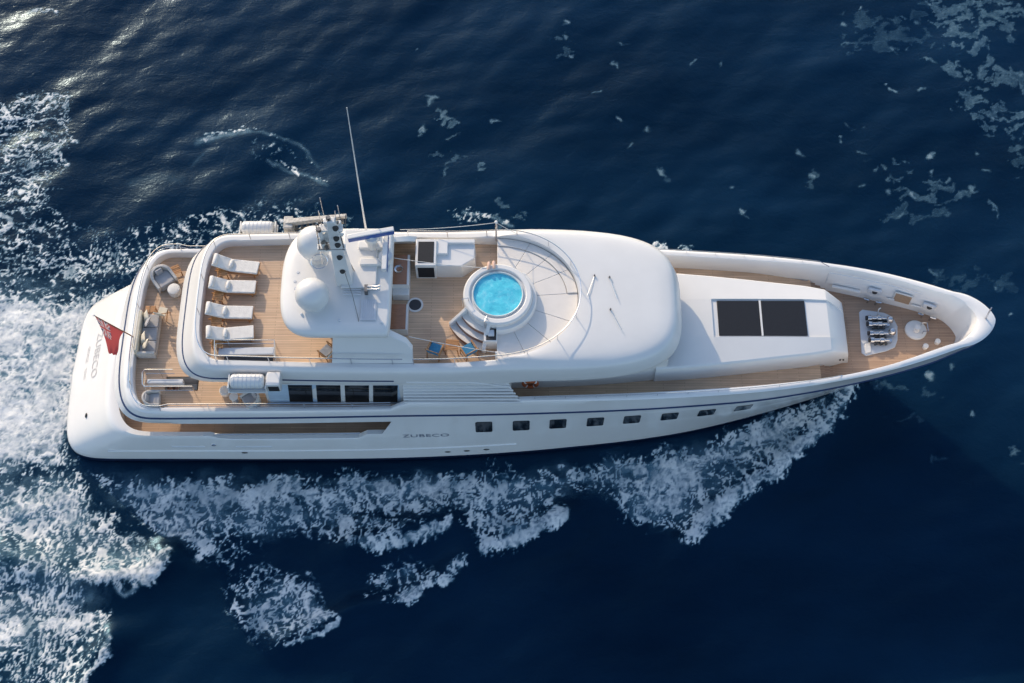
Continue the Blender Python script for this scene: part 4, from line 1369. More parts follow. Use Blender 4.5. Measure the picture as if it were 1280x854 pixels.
# whip aerial on the port side
MB().tube([(-6.5, 3.1, 8.2), (-6.5, 3.1, 9.4), (-6.47, 3.1, 12.5), (-6.40, 3.1, 17.9)], 0.06, 8, r2=0.018).build('whip_aerial', M['white'], yacht)
MB().box((-6.6, 3.0, 8.5), (2.2, 0.55, 0.5)).build('locker', M['white'], yacht, bevel=0.05)
MB().box((-6.75, 2.95, 8.78), (1.2, 0.3, 0.05)).build('locker_lid', M['grey_white'], yacht, bevel=0.01)
MB().box((-6.95, 3.05, 8.85), (0.3, 0.2, 0.2)).build('locker_vent', M['white'], yacht, bevel=0.02)

# ------------------------------------------------------------------ rails
def railing(name, path, base, every, r=0.022, mid=None, mat=None, close=False, parent=None):
    """path: top rail points; base(i) -> foot of the stanchion under point i."""
    mat = mat or M['steel']
    rl = MB().tube(path, r, 6, closed=close).build(name, mat, parent or yacht)
    if mid:
        MB().tube([tuple(Vector(path[i]).lerp(Vector(base(i)), mid)) for i in range(len(path))], r * 0.75, 5, closed=close).build('mid_rail', mat, rl)
    acc = 0.0
    last = None
    for i, p in enumerate(path):
        if last is not None:
            acc += (Vector(p) - Vector(path[i - 1])).length
        if last is None or acc >= every:
            MB().tube([base(i), p], r * 0.8, 5).build('stanchion', mat, rl)
            last = i
            acc = 0.0
    return rl

def resample(pts, step):
    P = [Vector(p) for p in pts]
    out = [P[0]]
    for a, b_ in zip(P[:-1], P[1:]):
        n = max(1, int((b_ - a).length / step))
        for k in range(1, n + 1):
            out.append(a.lerp(b_, k / n))
    return [tuple(p) for p in out]

# round the sun deck
hq = se_half(-13.72, -12.2, 3.4, [(a, b_ + 0.06) for a, b_ in BI], -0.7, 3.0, 2.05)
ringq = loop_from(hq, 0)
rz_ = lambda x: zt(x) + (0.50 - 0.02 * 0) + 0.10 * float(sstep(-0.7, 2.0, x))
stb = [p for p in ringq[:len(hq[0])]]
prt = [ringq[0]] + ringq[:len(hq[0]) - 2:-1]
def sun_path(pts, x0, x1):
    return [(p[0], p[1], rz_(p[0])) for p in pts if x0 <= p[0] <= x1]
full_ring = [p for p in ringq]
k0 = len(hq[0])
aft_part = [p for p in prt[::-1] if p[0] < -7.9] + [p for p in stb[1:] if p[0] < -4.4]
aft_part = resample([(p[0], p[1], rz_(p[0])) for p in aft_part], 0.3)
railing('sundeck_rail', aft_part, lambda i: (aft_part[i][0], aft_part[i][1], zt(aft_part[i][0]) - 0.03), 1.55)
fore_part = [p for p in stb if p[0] > -4.4] + [p for p in prt[::-1] if p[0] > -4.9][1:]
fore_part = resample([(p[0], p[1], rz_(p[0])) for p in fore_part], 0.3)
railing('sundeck_rail', fore_part, lambda i: (fore_part[i][0] + 0.02, fore_part[i][1], zt(fore_part[i][0]) - 0.03 + 0.15 * float(fore(fore_part[i][0]))), 1.35)

# round the aft upper deck
hu = inner_half(-17.2, 4.08)
pts = [(a, -b_ - 0.08) for a, b_ in zip(*hu) if a < -5.05]
pts = [(a, -b_) for a, b_ in pts[::-1]] + pts[1:]
up = resample([(a, b_, 5.90) for a, b_ in pts if True], 0.35)
up = [p for p in up if not (p[1] > 0 and p[0] > -9.0)]
railing('upper_deck_rail', up, lambda i: (up[i][0], up[i][1], 5.40), 1.85, mid=0.5)
# along the forward bulwarks
for sgn in (-1, 1):
    xs_ = np.linspace(1.0 if sgn < 0 else 6.8, 14.2, 40)
    pth = [(a, sgn * (float(np.interp(a, *S62)) - 0.13), float(cap_z(a)) + 0.20) for a in xs_]
    a_ = xs_[-1] + 0.45
    pth.append((a_, sgn * (float(np.interp(a_, *S62)) - 0.22), float(cap_z(a_)) + 0.01))
    railing('bulwark_rail', pth, lambda i: (pth[i][0], pth[i][1], float(cap_z(pth[i][0])) - 0.02), 1.2, r=0.016)

# ------------------------------------------------------------------ sun deck fittings
PC = (-0.62, -0.12)
pool = MB().lathe([(1.50, 7.68), (1.52, 8.70), (1.50, 8.80), (1.44, 8.86), (1.27, 8.86), (1.23, 8.83), (1.215, 8.74)], (*PC, 0), 72).build('spa_pool', M['white'], yacht, angle=30)
MB().lathe([(1.215, 8.742), (1.12, 8.742)], (*PC, 0), 72).build('overflow_channel', M['grey_white'], pool)
MB().lathe([(1.12, 8.735), (1.115, 8.83), (1.09, 8.845), (1.06, 8.83), (1.05, 8.5), (1.03, 8.1), (0.0, 8.05)], (*PC, 0), 72).build('pool_lining', M['pool_tile'], pool, angle=30)
NR = 26
rr_, aa_ = np.meshgrid(1.055 * np.arange(NR + 1) / NR, 2 * PI * np.arange(72) / 72, indexing='ij')
wx_, wy_ = (rr_ * np.cos(aa_)).reshape(-1), (rr_ * np.sin(aa_)).reshape(-1)
wz_ = 8.74 + 0.035 * fbm(wx_ * 1.7 + 2, wy_ * 1.7, 301, 5, 0.55)
vsw = [(PC[0] + x_, PC[1] + y_, z_) for x_, y_, z_ in zip(wx_, wy_, wz_)]
fsw = []
for i in range(NR):
    for k in range(72):
        l = (k + 1) % 72
        fsw.append((i * 72 + k, i * 72 + l, (i + 1) * 72 + l, (i + 1) * 72 + k))
MB().add(vsw, fsw).build('pool_water', M['pool'], pool, angle=180)
# wider skirt on the forward starboard side
MB().lathe([(1.40, 8.62), (1.66, 8.58), (1.70, 8.50), (1.70, 7.7)], (*PC, 0), 48, a0=R(-92), a1=R(48)).build('pool_skirt', M['white'], pool, angle=30)
MB().lathe([(1.505, 8.70), (1.535, 8.69), (1.505, 8.68)], (*PC, 0), 48, a0=R(-80), a1=R(60)).build('pool_joint', M['seam'], pool)
# curved steps with cheeks, on the aft starboard side
for k, (r0, r1, z_) in enumerate(((1.45, 1.78, 8.42), (1.70, 2.06, 8.17), (1.98, 2.36, 7.92))):
    MB().lathe([(r0, z_), (r1, z_), (r1, 7.69)], (*PC, 0), 24, a0=R(208), a1=R(252)).build('pool_step', M['pad'], pool, angle=30)
    MB().lathe([(r1 + 0.002, z_ - 0.03), (r1 + 0.004, 7.70)], (*PC, 0), 24, a0=R(208), a1=R(252)).build('step_riser', M['dark_teak'], pool, angle=30)
for a, r1, w in ((R(206), 2.36, 0.16), (R(255), 2.40, 0.17)):
    d = Vector((math.cos(a), math.sin(a), 0))
    n_ = Vector((-d.y, d.x, 0)) * w / 2
    c_ = Vector((*PC, 0))
    p0, p1 = c_ + d * 1.42, c_ + d * r1
    lo = [p0 - n_, p0 + n_, p1 + n_, p1 - n_]
    hi = [8.84, 8.84, 8.02, 8.02]
    cb = MB().loft([[(p.x, p.y, 7.69) for p in lo], [(p.x, p.y, h1) for p, h1 in zip(lo, hi)]], cap1=True)
    cb.build('step_cheek', M['white'], pool, bevel=0.03)
# control box beside the steps
MB().box((-0.93, -1.78, 8.06), (0.58, 0.92, 0.74)).build('pool_casing', M['white'], pool, bevel=0.03)
MB().box((-0.90, -1.90, 8.435), (0.44, 0.56, 0.03)).build('control_recess', M['black'], pool, bevel=0.03)
MB().box((-0.90, -1.86, 8.47), (0.26, 0.30, 0.10)).build('control_panel', M['grey_white'], pool, bevel=0.02)
for a in (R(196), R(250)):
    p = (PC[0] + 1.32 * math.cos(a), PC[1] + 1.32 * math.sin(a))
    q = (PC[0] + 1.60 * math.cos(a), PC[1] + 1.60 * math.sin(a))
    MB().tube([(p[0], p[1], 8.84), (p[0], p[1], 9.12), (q[0], q[1], 9.15), (q[0], q[1], 8.5)], 0.022, 6).build('grab_rail', M['steel'], pool)

# sunpads: wedges fanning out from the pool to the curved coaming
def arc_pt(a, s=1.0):
    """Point on the coaming curve at polar angle a about the fan centre."""
    rr = 1.0 / math.sqrt((math.cos(a) / 3.575) ** 2 + (math.sin(a) / 3.045) ** 2)
    return rr * s
FC = (-0.66, 0.0)
base_pts = [(FC[0] + arc_pt(a) * math.cos(a), FC[1] + arc_pt(a) * math.sin(a)) for a in np.linspace(-PI / 2, PI / 2, 60)]
pads = MB().prism(base_pts, 7.69, 8.13).build('sunpad', M['seam'], yacht)
cuts = [-90, -66, -43, -20, 4, 24, 42, 62, 90]
for ang0, ang1 in zip(cuts[:-1], cuts[1:]):
    a0, a1 = R(ang0), R(ang1)
    segs = [(1.2 / 3.0, 1.0)] if ang1 <= 4 else [(1.2 / 3.0, 0.87), (0.87, 1.0)]
    for s0, s1 in segs:
        n = 10
        aa = np.linspace(a0, a1, n)
        r0 = [1.25 if s0 < 0.5 else arc_pt(a, s0) for a in aa]
        r1 = [arc_pt(a, s1) - 0.01 for a in aa]
        poly = [(FC[0] + r * math.cos(a), FC[1] + r * math.sin(a)) for a, r in zip(aa, r1)] + \
               [(FC[0] + r * math.cos(a), FC[1] + r * math.sin(a)) for a, r in zip(aa[::-1], r0[::-1])]
        c_ = np.mean(np.array(poly), 0)
        poly = [(c_[0] + (p[0] - c_[0]) * 0.992, c_[1] + (p[1] - c_[1]) * 0.992) for p in poly]
        z1 = 8.235 if s0 < 0.5 else 8.285
        MB().prism(poly, 8.08, z1).build('sunpad_cushion', M['pad'], pads, bevel=0.022, segs=2)
# panel joints on the brow of the coaming
for ang in (-62, -44, -26, 8):
    a = R(ang)
    p0 = (FC[0] + (arc_pt(a) + 0.16) * math.cos(a), FC[1] + (arc_pt(a) + 0.16) * math.sin(a))

# wheelhouse-top aerials lying on the brow
for p0, p1 in (((3.63, 0.9, 8.62), (3.28, -0.15, 8.62)), ((4.29, 0.82, 8.62), (4.61, -0.31, 8.62)), ((4.28, -0.78, 8.62), (4.73, -1.79, 8.6))):
    a, b_ = Vector(p0), Vector(p1)
    MB().tube([tuple(a + Vector((0, 0, 0.01))), tuple(a.lerp(b_, 0.5) + Vector((0, 0, 0.05))), tuple(b_ + Vector((0, 0, 0.06)))], 0.014, 5).build('brow_aerial', M['steel'], yacht)
    MB().lathe([(0, 0.10), (0.03, 0.10), (0.045, -0.02)], tuple(a), 8).build('aerial_foot', M['dark_steel'], yacht)

# bar counters under the forward edge of the hardtop
p0, p1 = (-5.37, 2.04, 8.55), (-4.57, 0.49, 8.55)
ctr = MB().box(((p0[0] + p1[0]) / 2, (p0[1] + p1[1]) / 2, 8.11), (p1[0] - p0[0] + 0.08, p0[1] - p1[1], 0.84)).build('bar_counter', M['white'], yacht, bevel=0.02)
MB().box(((p0[0] + p1[0]) / 2 - 0.03, (p0[1] + p1[1]) / 2, 8.545), (p1[0] - p0[0] - 0.06, p0[1] - p1[1] - 0.06, 0.05)).build('counter_top', M['dark_teak'], ctr)
sk = (-5.01, 1.27, 8.6)
MB().lathe([(0.20, 0.0), (0.19, 0.03), (0.15, 0.02), (0.10, -0.01), (0.0, -0.015)], (sk[0], sk[1], 8.575), 24).build('sink', M['steel'], ctr)
MB().tube([(sk[0] + 0.1, sk[1] + 0.12, 8.57), (sk[0] + 0.1, sk[1] + 0.12, 8.75), (sk[0], sk[1], 8.76)], 0.015, 5).build('tap', M['steel'], ctr)
q0, q1 = (-5.27, 0.65, 8.2), (-4.54, 0.17, 8.2)
MB().box(((q0[0] + q1[0]) / 2, (q0[1] + q1[1]) / 2 + 0.05, 7.96), (q1[0] - q0[0], q0[1] - q1[1] + 0.1, 0.5)).build('fridge_box', M['white'], yacht, bevel=0.02)
p0, p1 = (-5.29, -0.33, 8.3), (-4.58, -1.59, 8.3)
ct2 = MB().box(((p0[0] + p1[0]) / 2, (p0[1] + p1[1]) / 2, 7.98), (p1[0] - p0[0] + 0.06, p0[1] - p1[1], 0.58)).build('bar_counter', M['white'], yacht, bevel=0.02)
MB().box(((p0[0] + p1[0]) / 2 - 0.03, (p0[1] + p1[1]) / 2, 8.285), (p1[0] - p0[0] - 0.04, p0[1] - p1[1] - 0.04, 0.05)).build('counter_top', M['dark_teak'], ct2)

# companionway hatch with dark glass top and door, and the casing beside it
A, B_ = (-4.27, 2.65, 8.85), (-3.34, 1.29, 8.85)
hx0, hx1, hy1, hy0 = A[0], B_[0], A[1], B_[1]
cw = MB().box(((hx0 + hx1) / 2, (hy0 + hy1) / 2, 8.27), (hx1 - hx0, hy1 - hy0, 1.16)).build('companionway', M['white'], yacht, bevel=0.03)
MB().box(((hx0 + hx1) / 2, (hy0 + hy1) / 2 - 0.0, 8.855), (0.70, hy1 - hy0 - 0.28, 0.03)).build('hatch_glass', M['skylight'], cw, bevel=0.01)
MB().box(((hx0 + hx1) / 2, hy0 - 0.008, 8.25), (0.72, 0.03, 0.82)).build('door_glass', M['skylight'], cw)
A, B_ = (-3.35, 2.56, 8.65), (-1.66, 1.41, 8.65)
cx0, cx1, cy1, cy0 = A[0], B_[0], A[1], B_[1]
lo = [(cx0, cy0 - 0.06), (cx1 - 0.55, cy0 - 0.06), (cx1 + 0.05, cy0 + 0.42), (cx1 + 0.05, cy1), (cx0, cy1)]
hi = [(cx0, cy0), (cx1 - 0.58, cy0), (cx1, cy0 + 0.40), (cx1, cy1), (cx0, cy1)]
cs = MB().loft([[(a, b_, 7.69) for a, b_ in lo], [(a, b_, 8.62) for a, b_ in hi]], cap1=True).build('deck_casing', M['white'], yacht, bevel=0.03)
MB().prism([(cx0, cy0 + 0.55), (cx0 + 0.50, cy0 + 0.55), (cx0 + 0.50, cy1 - 0.05), (cx1, cy1 - 0.05), (cx1, cy1 + 0.14), (cx0, cy1 + 0.14)], 8.5, 8.76).build('casing_back', M['white'], cs, bevel=0.02)

# flush round deck light
hc = (-4.29, -0.06, 7.72)
hl = MB().lathe([(0.36, 7.69), (0.36, 7.735), (0.30, 7.745), (0.27, 7.72)], (hc[0], hc[1], 0), 36).build('round_hatch', M['white'], yacht)
MB().lathe([(0.285, 7.722), (0.0, 7.73)], (hc[0], hc[1], 0), 36).build('hatch_lens', M['charcoal'], hl)

# awning poles with their lines
po = MB().tube([(-0.70, 2.95, 8.2), (-0.70, 2.95, 9.75)], 0.045, 8).build('awning_pole', M['steel'], yacht)
MB().lathe([(0, 0.07), (0.06, 0.05), (0.075, 0), (0.05, -0.06)], (-0.70, 2.95, 9.78), 12).build('pole_cap', M['white'], po)
p2 = MB().tube([(-0.68, -2.90, 7.7), (-0.68, -2.90, 8.72)], 0.04, 8).build('awning_pole', M['white'], yacht)
for a, b_, sag in (((-0.7, 2.95, 9.74), (-5.0, 3.2, 8.75), 0.12), ((-0.7, 2.95, 9.74), (0.2, 2.9, 8.9), 0.02),
                   ((-5.15, 1.35, 9.4), (-0.95, 1.15, 8.86), 0.10), ((-4.4, -2.3, 9.0), (-0.68, -2.90, 8.70), 0.08)):
    P = [Vector(a).lerp(Vector(b_), t) - Vector((0, 0, sag * 4 * t * (1 - t))) for t in np.linspace(0, 1, 12)]
    MB().tube([tuple(p) for p in P], 0.013, 5).build('awning_line', M['rope'], po)

# guard rails of the sun deck stair, and the stair itself
G = [(-12.72, -3.04, 8.55), (-12.8, -2.23, 8.55), (-11.7, -2.23, 8.55), (-10.22, -2.23, 8.55), (-10.16, -3.04, 8.55)]
G = resample(G, 0.5)
railing('stair_guard', G, lambda i: (G[i][0], G[i][1], 7.71), 1.3, mid=0.42)
a, b_ = (-12.74, -2.27, 7.95), (-10.32, -2.62, 7.95)
hc2 = MB().box(((a[0] + b_[0]) / 2, (a[1] + b_[1]) / 2, 7.86), (b_[0] - a[0], a[1] - b_[1], 0.14), ry=R(-2)).build('stair_hatch', M['grey_white'], yacht, bevel=0.03)
MB().box(((a[0] + b_[0]) / 2 + 0.1, (a[1] + b_[1]) / 2 - 0.30, 7.725), (b_[0] - a[0] - 0.3, 0.22, 0.04)).build('stair_gap', M['charcoal'], hc2)

# guard rails of the upper deck stair
G2 = [(-14.19, -3.23, 5.98), (-15.43, -3.23, 5.98), (-16.32, -3.23, 5.98), (-16.41, -3.11, 5.98), (-16.48, -2.52, 5.98), (-16.39, -2.4, 5.98), (-15.14, -2.4, 5.98)]
G2 = resample(G2, 0.45)
railing('stair_guard', G2, lambda i: (G2[i][0], G2[i][1], 5.01), 1.25, mid=0.42)
a, b_ = (-16.37, -2.61, 5.5), (-14.77, -2.8, 5.5)
MB().box(((a[0] + b_[0]) / 2, (a[1] + b_[1]) / 2, 5.25), (b_[0] - a[0], 0.20, 0.36)).build('stair_coaming', M['grey_white'], yacht, bevel=0.02)

# side box with dark lens beside the starboard life raft
bq = MB().box((-10.22, -3.86, 7.78), (0.58, 0.62, 0.66)).build('side_box', M['white'], yacht, bevel=0.04)
MB().box((-10.22, -4.175, 7.74), (0.46, 0.03, 0.44)).build('box_lens', M['black'], bq, bevel=0.03)

# boat davit stowed along the port side
dv = MB()
dv.box((-10.15, 4.0, 7.75), (0.42, 0.62, 0.75))
dv.box((-10.15, 3.62, 7.3), (0.36, 0.5, 0.3))
dvo = dv.build('davit', M['davit_paint'], yacht, bevel=0.03)
beam = MB().loft([[(-10.3, 4.02 + s_ * 0.13, 8.0 + h1) for s_, h1 in ((-1, -.15), (1, -.15), (1, .15), (-1, .15))],
                  [(-7.45, 4.0 + s_ * 0.07, 8.62 + h1) for s_, h1 in ((-1, -.1), (1, -.1), (1, .1), (-1, .1))]], cap0=True, cap1=True)
beam.build('davit_beam', M['davit_paint'], dvo, bevel=0.02)
rm = MB()
for k in range(9):
    rm.box((-9.8 + 0.27 * k, 3.86, 7.86 + 0.068 * k), (0.12, 0.16, 0.20))
rm.tube([(-9.9, 3.84, 7.7), (-7.6, 3.86, 8.28)], 0.05, 6)
rm.build('davit_sheaves', M['dark_steel'], dvo)

# ------------------------------------------------------------------ foredeck fittings
ro = [(a, b_) for a, b_ in [(16.23, 1.28), (16.40, 1.41), (17.39, 1.24), (17.77, 1.03), (17.93, 0.53), (17.84, -0.19), (17.68, -0.56), (17.25, -0.76), (16.27, -1.01), (16.10, -0.85)]]
rec = MB().prism(ro, 4.49, 4.56).build('windlass_tray', M['grey_white'], yacht, bevel=0.02)
MB().prism([(c_[0], c_[1]) for c_ in [(16.29, -0.42), (16.55, -0.38), (16.53, -0.83), (16.27, -0.91)]], 4.5, 4.62).build('tray_block', M['white'], rec, bevel=0.01)
for k, py_ in enumerate((397, 404.5, 416, 424.5)):
    a, b_ = (16.45, 0.83, 4.85), (17.56, 0.83, 4.85)
    yy = {397: (17.01, 0.83, 4.85)[1], 404.5: (16.97, 0.51, 4.85)[1], 416: (16.91, 0.03, 4.85)[1], 424.5: (16.87, -0.32, 4.85)[1]}[py_]
    w_ = MB()
    w_.box(((a[0] + b_[0]) / 2, yy, 4.68), (1.0, 0.16, 0.22))
    w_.lathe([(0.0, 0), (0.14, 0), (0.14, 0.16), (0.09, 0.20), (0.09, 0.42), (0.12, 0.45), (0.12, 0.62), (0.07, 0.66), (0.07, 0.86), (0.0, 0.88)], (a[0] + 0.06, yy, 4.80), 16, axis=Vector((1, 0, 0)))
    wo = w_.build('windlass', M['steel'], rec)
    MB().lathe([(0.0, 0), (0.11, 0.0), (0.11, 0.06)], (a[0] - 0.02, yy, 4.80), 14, axis=Vector((1, 0, 0))).build('windlass_disc', M['black'], wo)
    for j in range(5):
        MB().lathe([(0.06, -0.035), (0.085, 0), (0.06, 0.035)], (a[0] + 0.32 + 0.12 * j, yy - 0.13, 4.64), 8, axis=Vector((0.3, 1 if j % 2 else -1, 0.4))).build('chain_link', M['dark_steel'], wo)
for c_ in ((17.53, 0.73, 4.8), (17.56, 0.1, 4.8)):
    MB().lathe([(0.0, 0.20), (0.10, 0.18), (0.16, 0.10), (0.18, 0.0), (0.13, -0.06), (0.17, -0.26)], (c_[0], c_[1], 4.80), 20).build('gypsy_drum', M['steel'], rec)
c_ = (17.05, 1.21, 4.85)
MB().tube([(c_[0], c_[1] - 0.1, 4.6), (c_[0], c_[1], 4.95), (c_[0] + 0.08, c_[1] + 0.05, 5.0)], 0.03, 6).build('brake_lever', M['white'], rec)

c_ = (18.75, 0.33, 4.6)
cap = MB().lathe([(0.50, 4.49), (0.50, 4.56), (0.47, 4.60), (0.30, 4.63), (0.0, 4.64)], (c_[0], c_[1], 0), 40).build('anchor_hatch', M['white'], yacht)
MB().lathe([(0.17, 4.63), (0.17, 4.68), (0.11, 4.72), (0.11, 4.86), (0.15, 4.90), (0.0, 4.92)], (c_[0], c_[1] - 0.02, 0), 24).build('capstan', M['offwhite'], cap)
fr = MB()
fr.tube([(c_[0] + 0.25, c_[1] - 0.22, 4.6), (c_[0] + 0.25, c_[1] - 0.22, 4.85), (c_[0] + 0.48, c_[1] - 0.22, 4.85), (c_[0] + 0.48, c_[1] + 0.22, 4.85), (c_[0] + 0.25, c_[1] + 0.22, 4.85), (c_[0] + 0.25, c_[1] + 0.22, 4.6)], 0.025, 6)
fr.build('bell_frame', M['steel'], cap)

def inw(x, z):
    zz = z if z > 4.3 else 5.25
    yt, yb = float(np.interp(x, *SIN_)), float(np.interp(x, xbot, ybot))
    return yb + (yt - yb) * min(1.0, max(0.0, (zz - 4.42) / (float(cap_z(x)) - 0.06 - 4.42))) - 0.02
def bulwark_bits(xc):
    yy = inw(xc, 5.3)
    t = (inw(xc + 0.3, 0) - inw(xc - 0.3, 0)) / 0.6
    rz0 = math.atan(t)
    f = MB().box((xc, yy - 0.10, 5.30), (0.62, 0.12, 0.40), rz=rz0).build('fairlead', M['grey_white'], yacht, bevel=0.05)
    MB().lathe([(0.13, 0.03), (0.16, 0.0), (0.13, -0.02)], (xc, yy - 0.16, 5.32), 18, axis=Vector((math.sin(rz0), -1, 0.35))).build('fairlead_ring', M['white'], f)
    MB().lathe([(0.0, 0.012), (0.125, 0.012), (0.125, -0.02)], (xc, yy - 0.16, 5.32), 18, axis=Vector((math.sin(rz0), -1, 0.35))).build('fairlead_hole', M['black'], f)
    for s_ in (-1, 1):
        MB().tube([(xc + s_ * 0.18, yy - 0.32 + s_ * 0.18 * t, 4.5), (xc + s_ * 0.18, yy - 0.32 + s_ * 0.18 * t, 4.78), (xc + s_ * 0.40, yy - 0.32 + s_ * 0.4 * t, 4.80)], 0.055, 8).build('bollard', M['steel'], f)
for c_ in ((16.86, 2.02, 5.3), (19.29, 1.3, 5.3)):
    bulwark_bits(c_[0])
def on_bulwark(x0, x1, z, off=0.06, n=8):
    return [(x_, inw(x_, z) - off, z) for x_ in np.linspace(x0, x1, n)]
MB().tube(on_bulwark((14.97, 1.55, 5.0)[0], (16.25, 1.3, 5.0)[0], 5.02, 0.10), 0.085, 8).build('bulwark_locker', M['white'], yacht)
MB().tube(on_bulwark((17.51, 1.89, 5.0)[0], (17.8, 1.81, 5.0)[0], 5.02, 0.08), 0.05, 8).build('bulwark_locker', M['white'], yacht)
MB().tube(on_bulwark((18.59, 1.59, 5.0)[0], (18.98, 1.47, 5.0)[0], 5.02, 0.08), 0.05, 8).build('bulwark_locker', M['white'], yacht)
xc = (18.12, 1.82, 5.2)[0]
t = math.atan((inw(xc + 0.3, 0) - inw(xc - 0.3, 0)) / 0.6)
bb = MB().box((xc, inw(xc, 0) - 0.05, 5.25), (0.84, 0.06, 0.80), rz=t).build('boarding_gate', M['offwhite'], yacht, bevel=0.08, segs=3)
MB().box((xc, inw(xc, 0) - 0.085, 5.25), (0.74, 0.03, 0.66), rz=t).build('gate_panel', M['gate_teak'], bb, bevel=0.012)
# faint panel lines inside the bulwark
MB().tube([((14.69, 2.75, 5.9)[0], inw((14.69, 2.75, 5.9)[0], 0) - 0.012, 4.6), ((14.69, 2.75, 5.9)[0], inw((14.69, 2.75, 5.9)[0], 0) - 0.012, 5.95)] +
          [(x_, inw(x_, 0) - 0.012, 5.95 + 0.01 * (x_ - 14.6)) for x_ in np.linspace(14.7, 18.8, 14)], 0.016, 4).build('bulwark_bead', M['grey_white'], yacht)
a = (21.03, 0.03, 6.36)
MB().tube([(21.40, 0.0, 6.30), (21.36, 0.0, 7.35)], 0.045, 8, r2=0.03).build('jackstaff', M['steel'], yacht)
for c_ in ((19.65, -0.32, 4.65), (19.06, -0.57, 4.65)):
    MB().lathe([(0.12, -0.14), (0.10, 0.0), (0.13, 0.06), (0.0, 0.08)], (c_[0], c_[1], 4.65), 14).build('deck_cleat', M['offwhite'], yacht)

# ------------------------------------------------------------------ loose things on board
def raft(name_label, cx, cy, cz, rz, group, out):
    t = thing('life_raft', name_label, 'life raft', (cx, cy, cz), rz, group)
    pr = [(0.0, -0.74), (0.20, -0.73), (0.29, -0.66), (0.315, -0.55), (0.315, 0.55), (0.29, 0.66), (0.20, 0.73), (0.0, 0.74)]
    can = MB().lathe(pr, (0, 0, 0), 32, axis=Vector((1, 0, 0))).build('canister', M['white'], t, angle=30)
    for k in range(7):
        xx = -0.54 + 0.18 * k
        MB().lathe([(0.316, -0.02), (0.328, -0.015), (0.328, 0.015), (0.316, 0.02)], (xx, 0, 0), 32, axis=Vector((1, 0, 0))).build('canister_rib', M['grey_white'], can)
    MB().box((0, -out * 0.325, 0.02), (1.34, 0.012, 0.025)).build('canister_seam', M['seam'], can)
    MB().box((0.0, out * 0.02, -0.36), (1.72, 0.74, 0.05)).build('cradle', M['white'], t, bevel=0.015)
    for s_ in (-1, 1):
        MB().box((s_ * 0.80, 0.0, -0.16), (0.06, 0.70, 0.42)).build('cradle_end', M['white'], t, bevel=0.015)
    MB().tube([(-0.8, out * 0.33, -0.1), (0.8, out * 0.33, -0.1)], 0.022, 6).build('cradle_bar', M['steel'], t)
    return t
raft('white life raft canister in its cradle low on the starboard side beside the black-faced box', -11.35, -3.89, 7.90, 0, 'life rafts slung outside the sun deck', -1)
raft('white ribbed life raft canister above the port edge of the loungers deck near the sea', -11.62, 4.02, 7.55, 0, 'life rafts slung outside the sun deck', 1)
MB().box((-11.62, 3.72, 7.18), (1.9, 0.5, 0.14)).build('raft_shelf', M['white'], yacht, bevel=0.02)

# sun loungers
def make_lounger(label, loc, rz):
    t = thing('sun_lounger', label, 'sun lounger', loc, rz, 'sun loungers in a row on the aft sun deck')
    fr = MB()
    for s_ in (-1, 1):
        fr.box((0.05, s_ * 0.30, 0.27), (1.95, 0.05, 0.07))
    for k in range(7):
        fr.box((-0.1 + 0.165 * k, 0, 0.285), (0.09, 0.58, 0.025))
    fr.box((1.0, 0, 0.27), (0.05, 0.62, 0.07))
    fr.box((-0.60, 0, 0.41), (0.80, 0.56, 0.03), ry=R(27))
    fr.build('frame', M['teak_wood'], t)
    for x_, y_ in ((-0.75, -0.28), (-0.75, 0.28), (0.85, -0.28), (0.85, 0.28)):
        MB().box((x_, y_, 0.12), (0.06, 0.05, 0.24)).build('leg', M['teak_wood'], t)
    MB().box((0.375, 0, 0.365), (1.28, 0.62, 0.12)).build('mattress', M['cushion'], t, bevel=0.035, segs=3)
    MB().box((-0.61, 0, 0.56), (0.84, 0.62, 0.12), ry=R(27)).build('backrest', M['cushion'], t, bevel=0.035, segs=3)
    pl = MB()
    pl.lathe([(0.0, -0.27), (0.075, -0.26), (0.105, -0.2), (0.11, 0.0), (0.105, 0.2), (0.075, 0.26), (0.0, 0.27)], (-0.85, 0, 0.79), 16, axis=Vector((0, 1, 0)), sy=1.0)
    pl.build('head_pillow', M['cushion'], t)
    MB().lathe([(0.0, -0.20), (0.06, -0.19), (0.085, -0.14), (0.09, 0.0), (0.085, 0.14), (0.06, 0.19), (0.0, 0.20)], (-0.20, 0.02, 0.49), 16, axis=Vector((0.1, 1, 0))).build('bolster', M['cushion'], t)
    return t
LZ = 7.7
lg = [((-12.31, 1.73, 8.1), -7, 'white cushioned teak sun lounger nearest the port rail, turned askew, topmost of the row'),
      ((-12.36, 0.67, 8.1), -1.5, 'white cushioned teak sun lounger second from the port rail between two small teak tables'),
      ((-12.38, -0.62, 8.1), -1, 'white cushioned teak sun lounger third from the port rail, straight across the deck'),
      ((-12.25, -1.69, 8.1), 6, 'white cushioned teak sun lounger closest to the stair guard rail, foot end swung to port')]
first = None
for (px_, py_, pz_), deg, lab in lg:
    if first is None:
        first = make_lounger(lab, (px_, py_, LZ), R(deg))
    else:
        dup(first, (px_, py_, LZ), R(deg), lab)

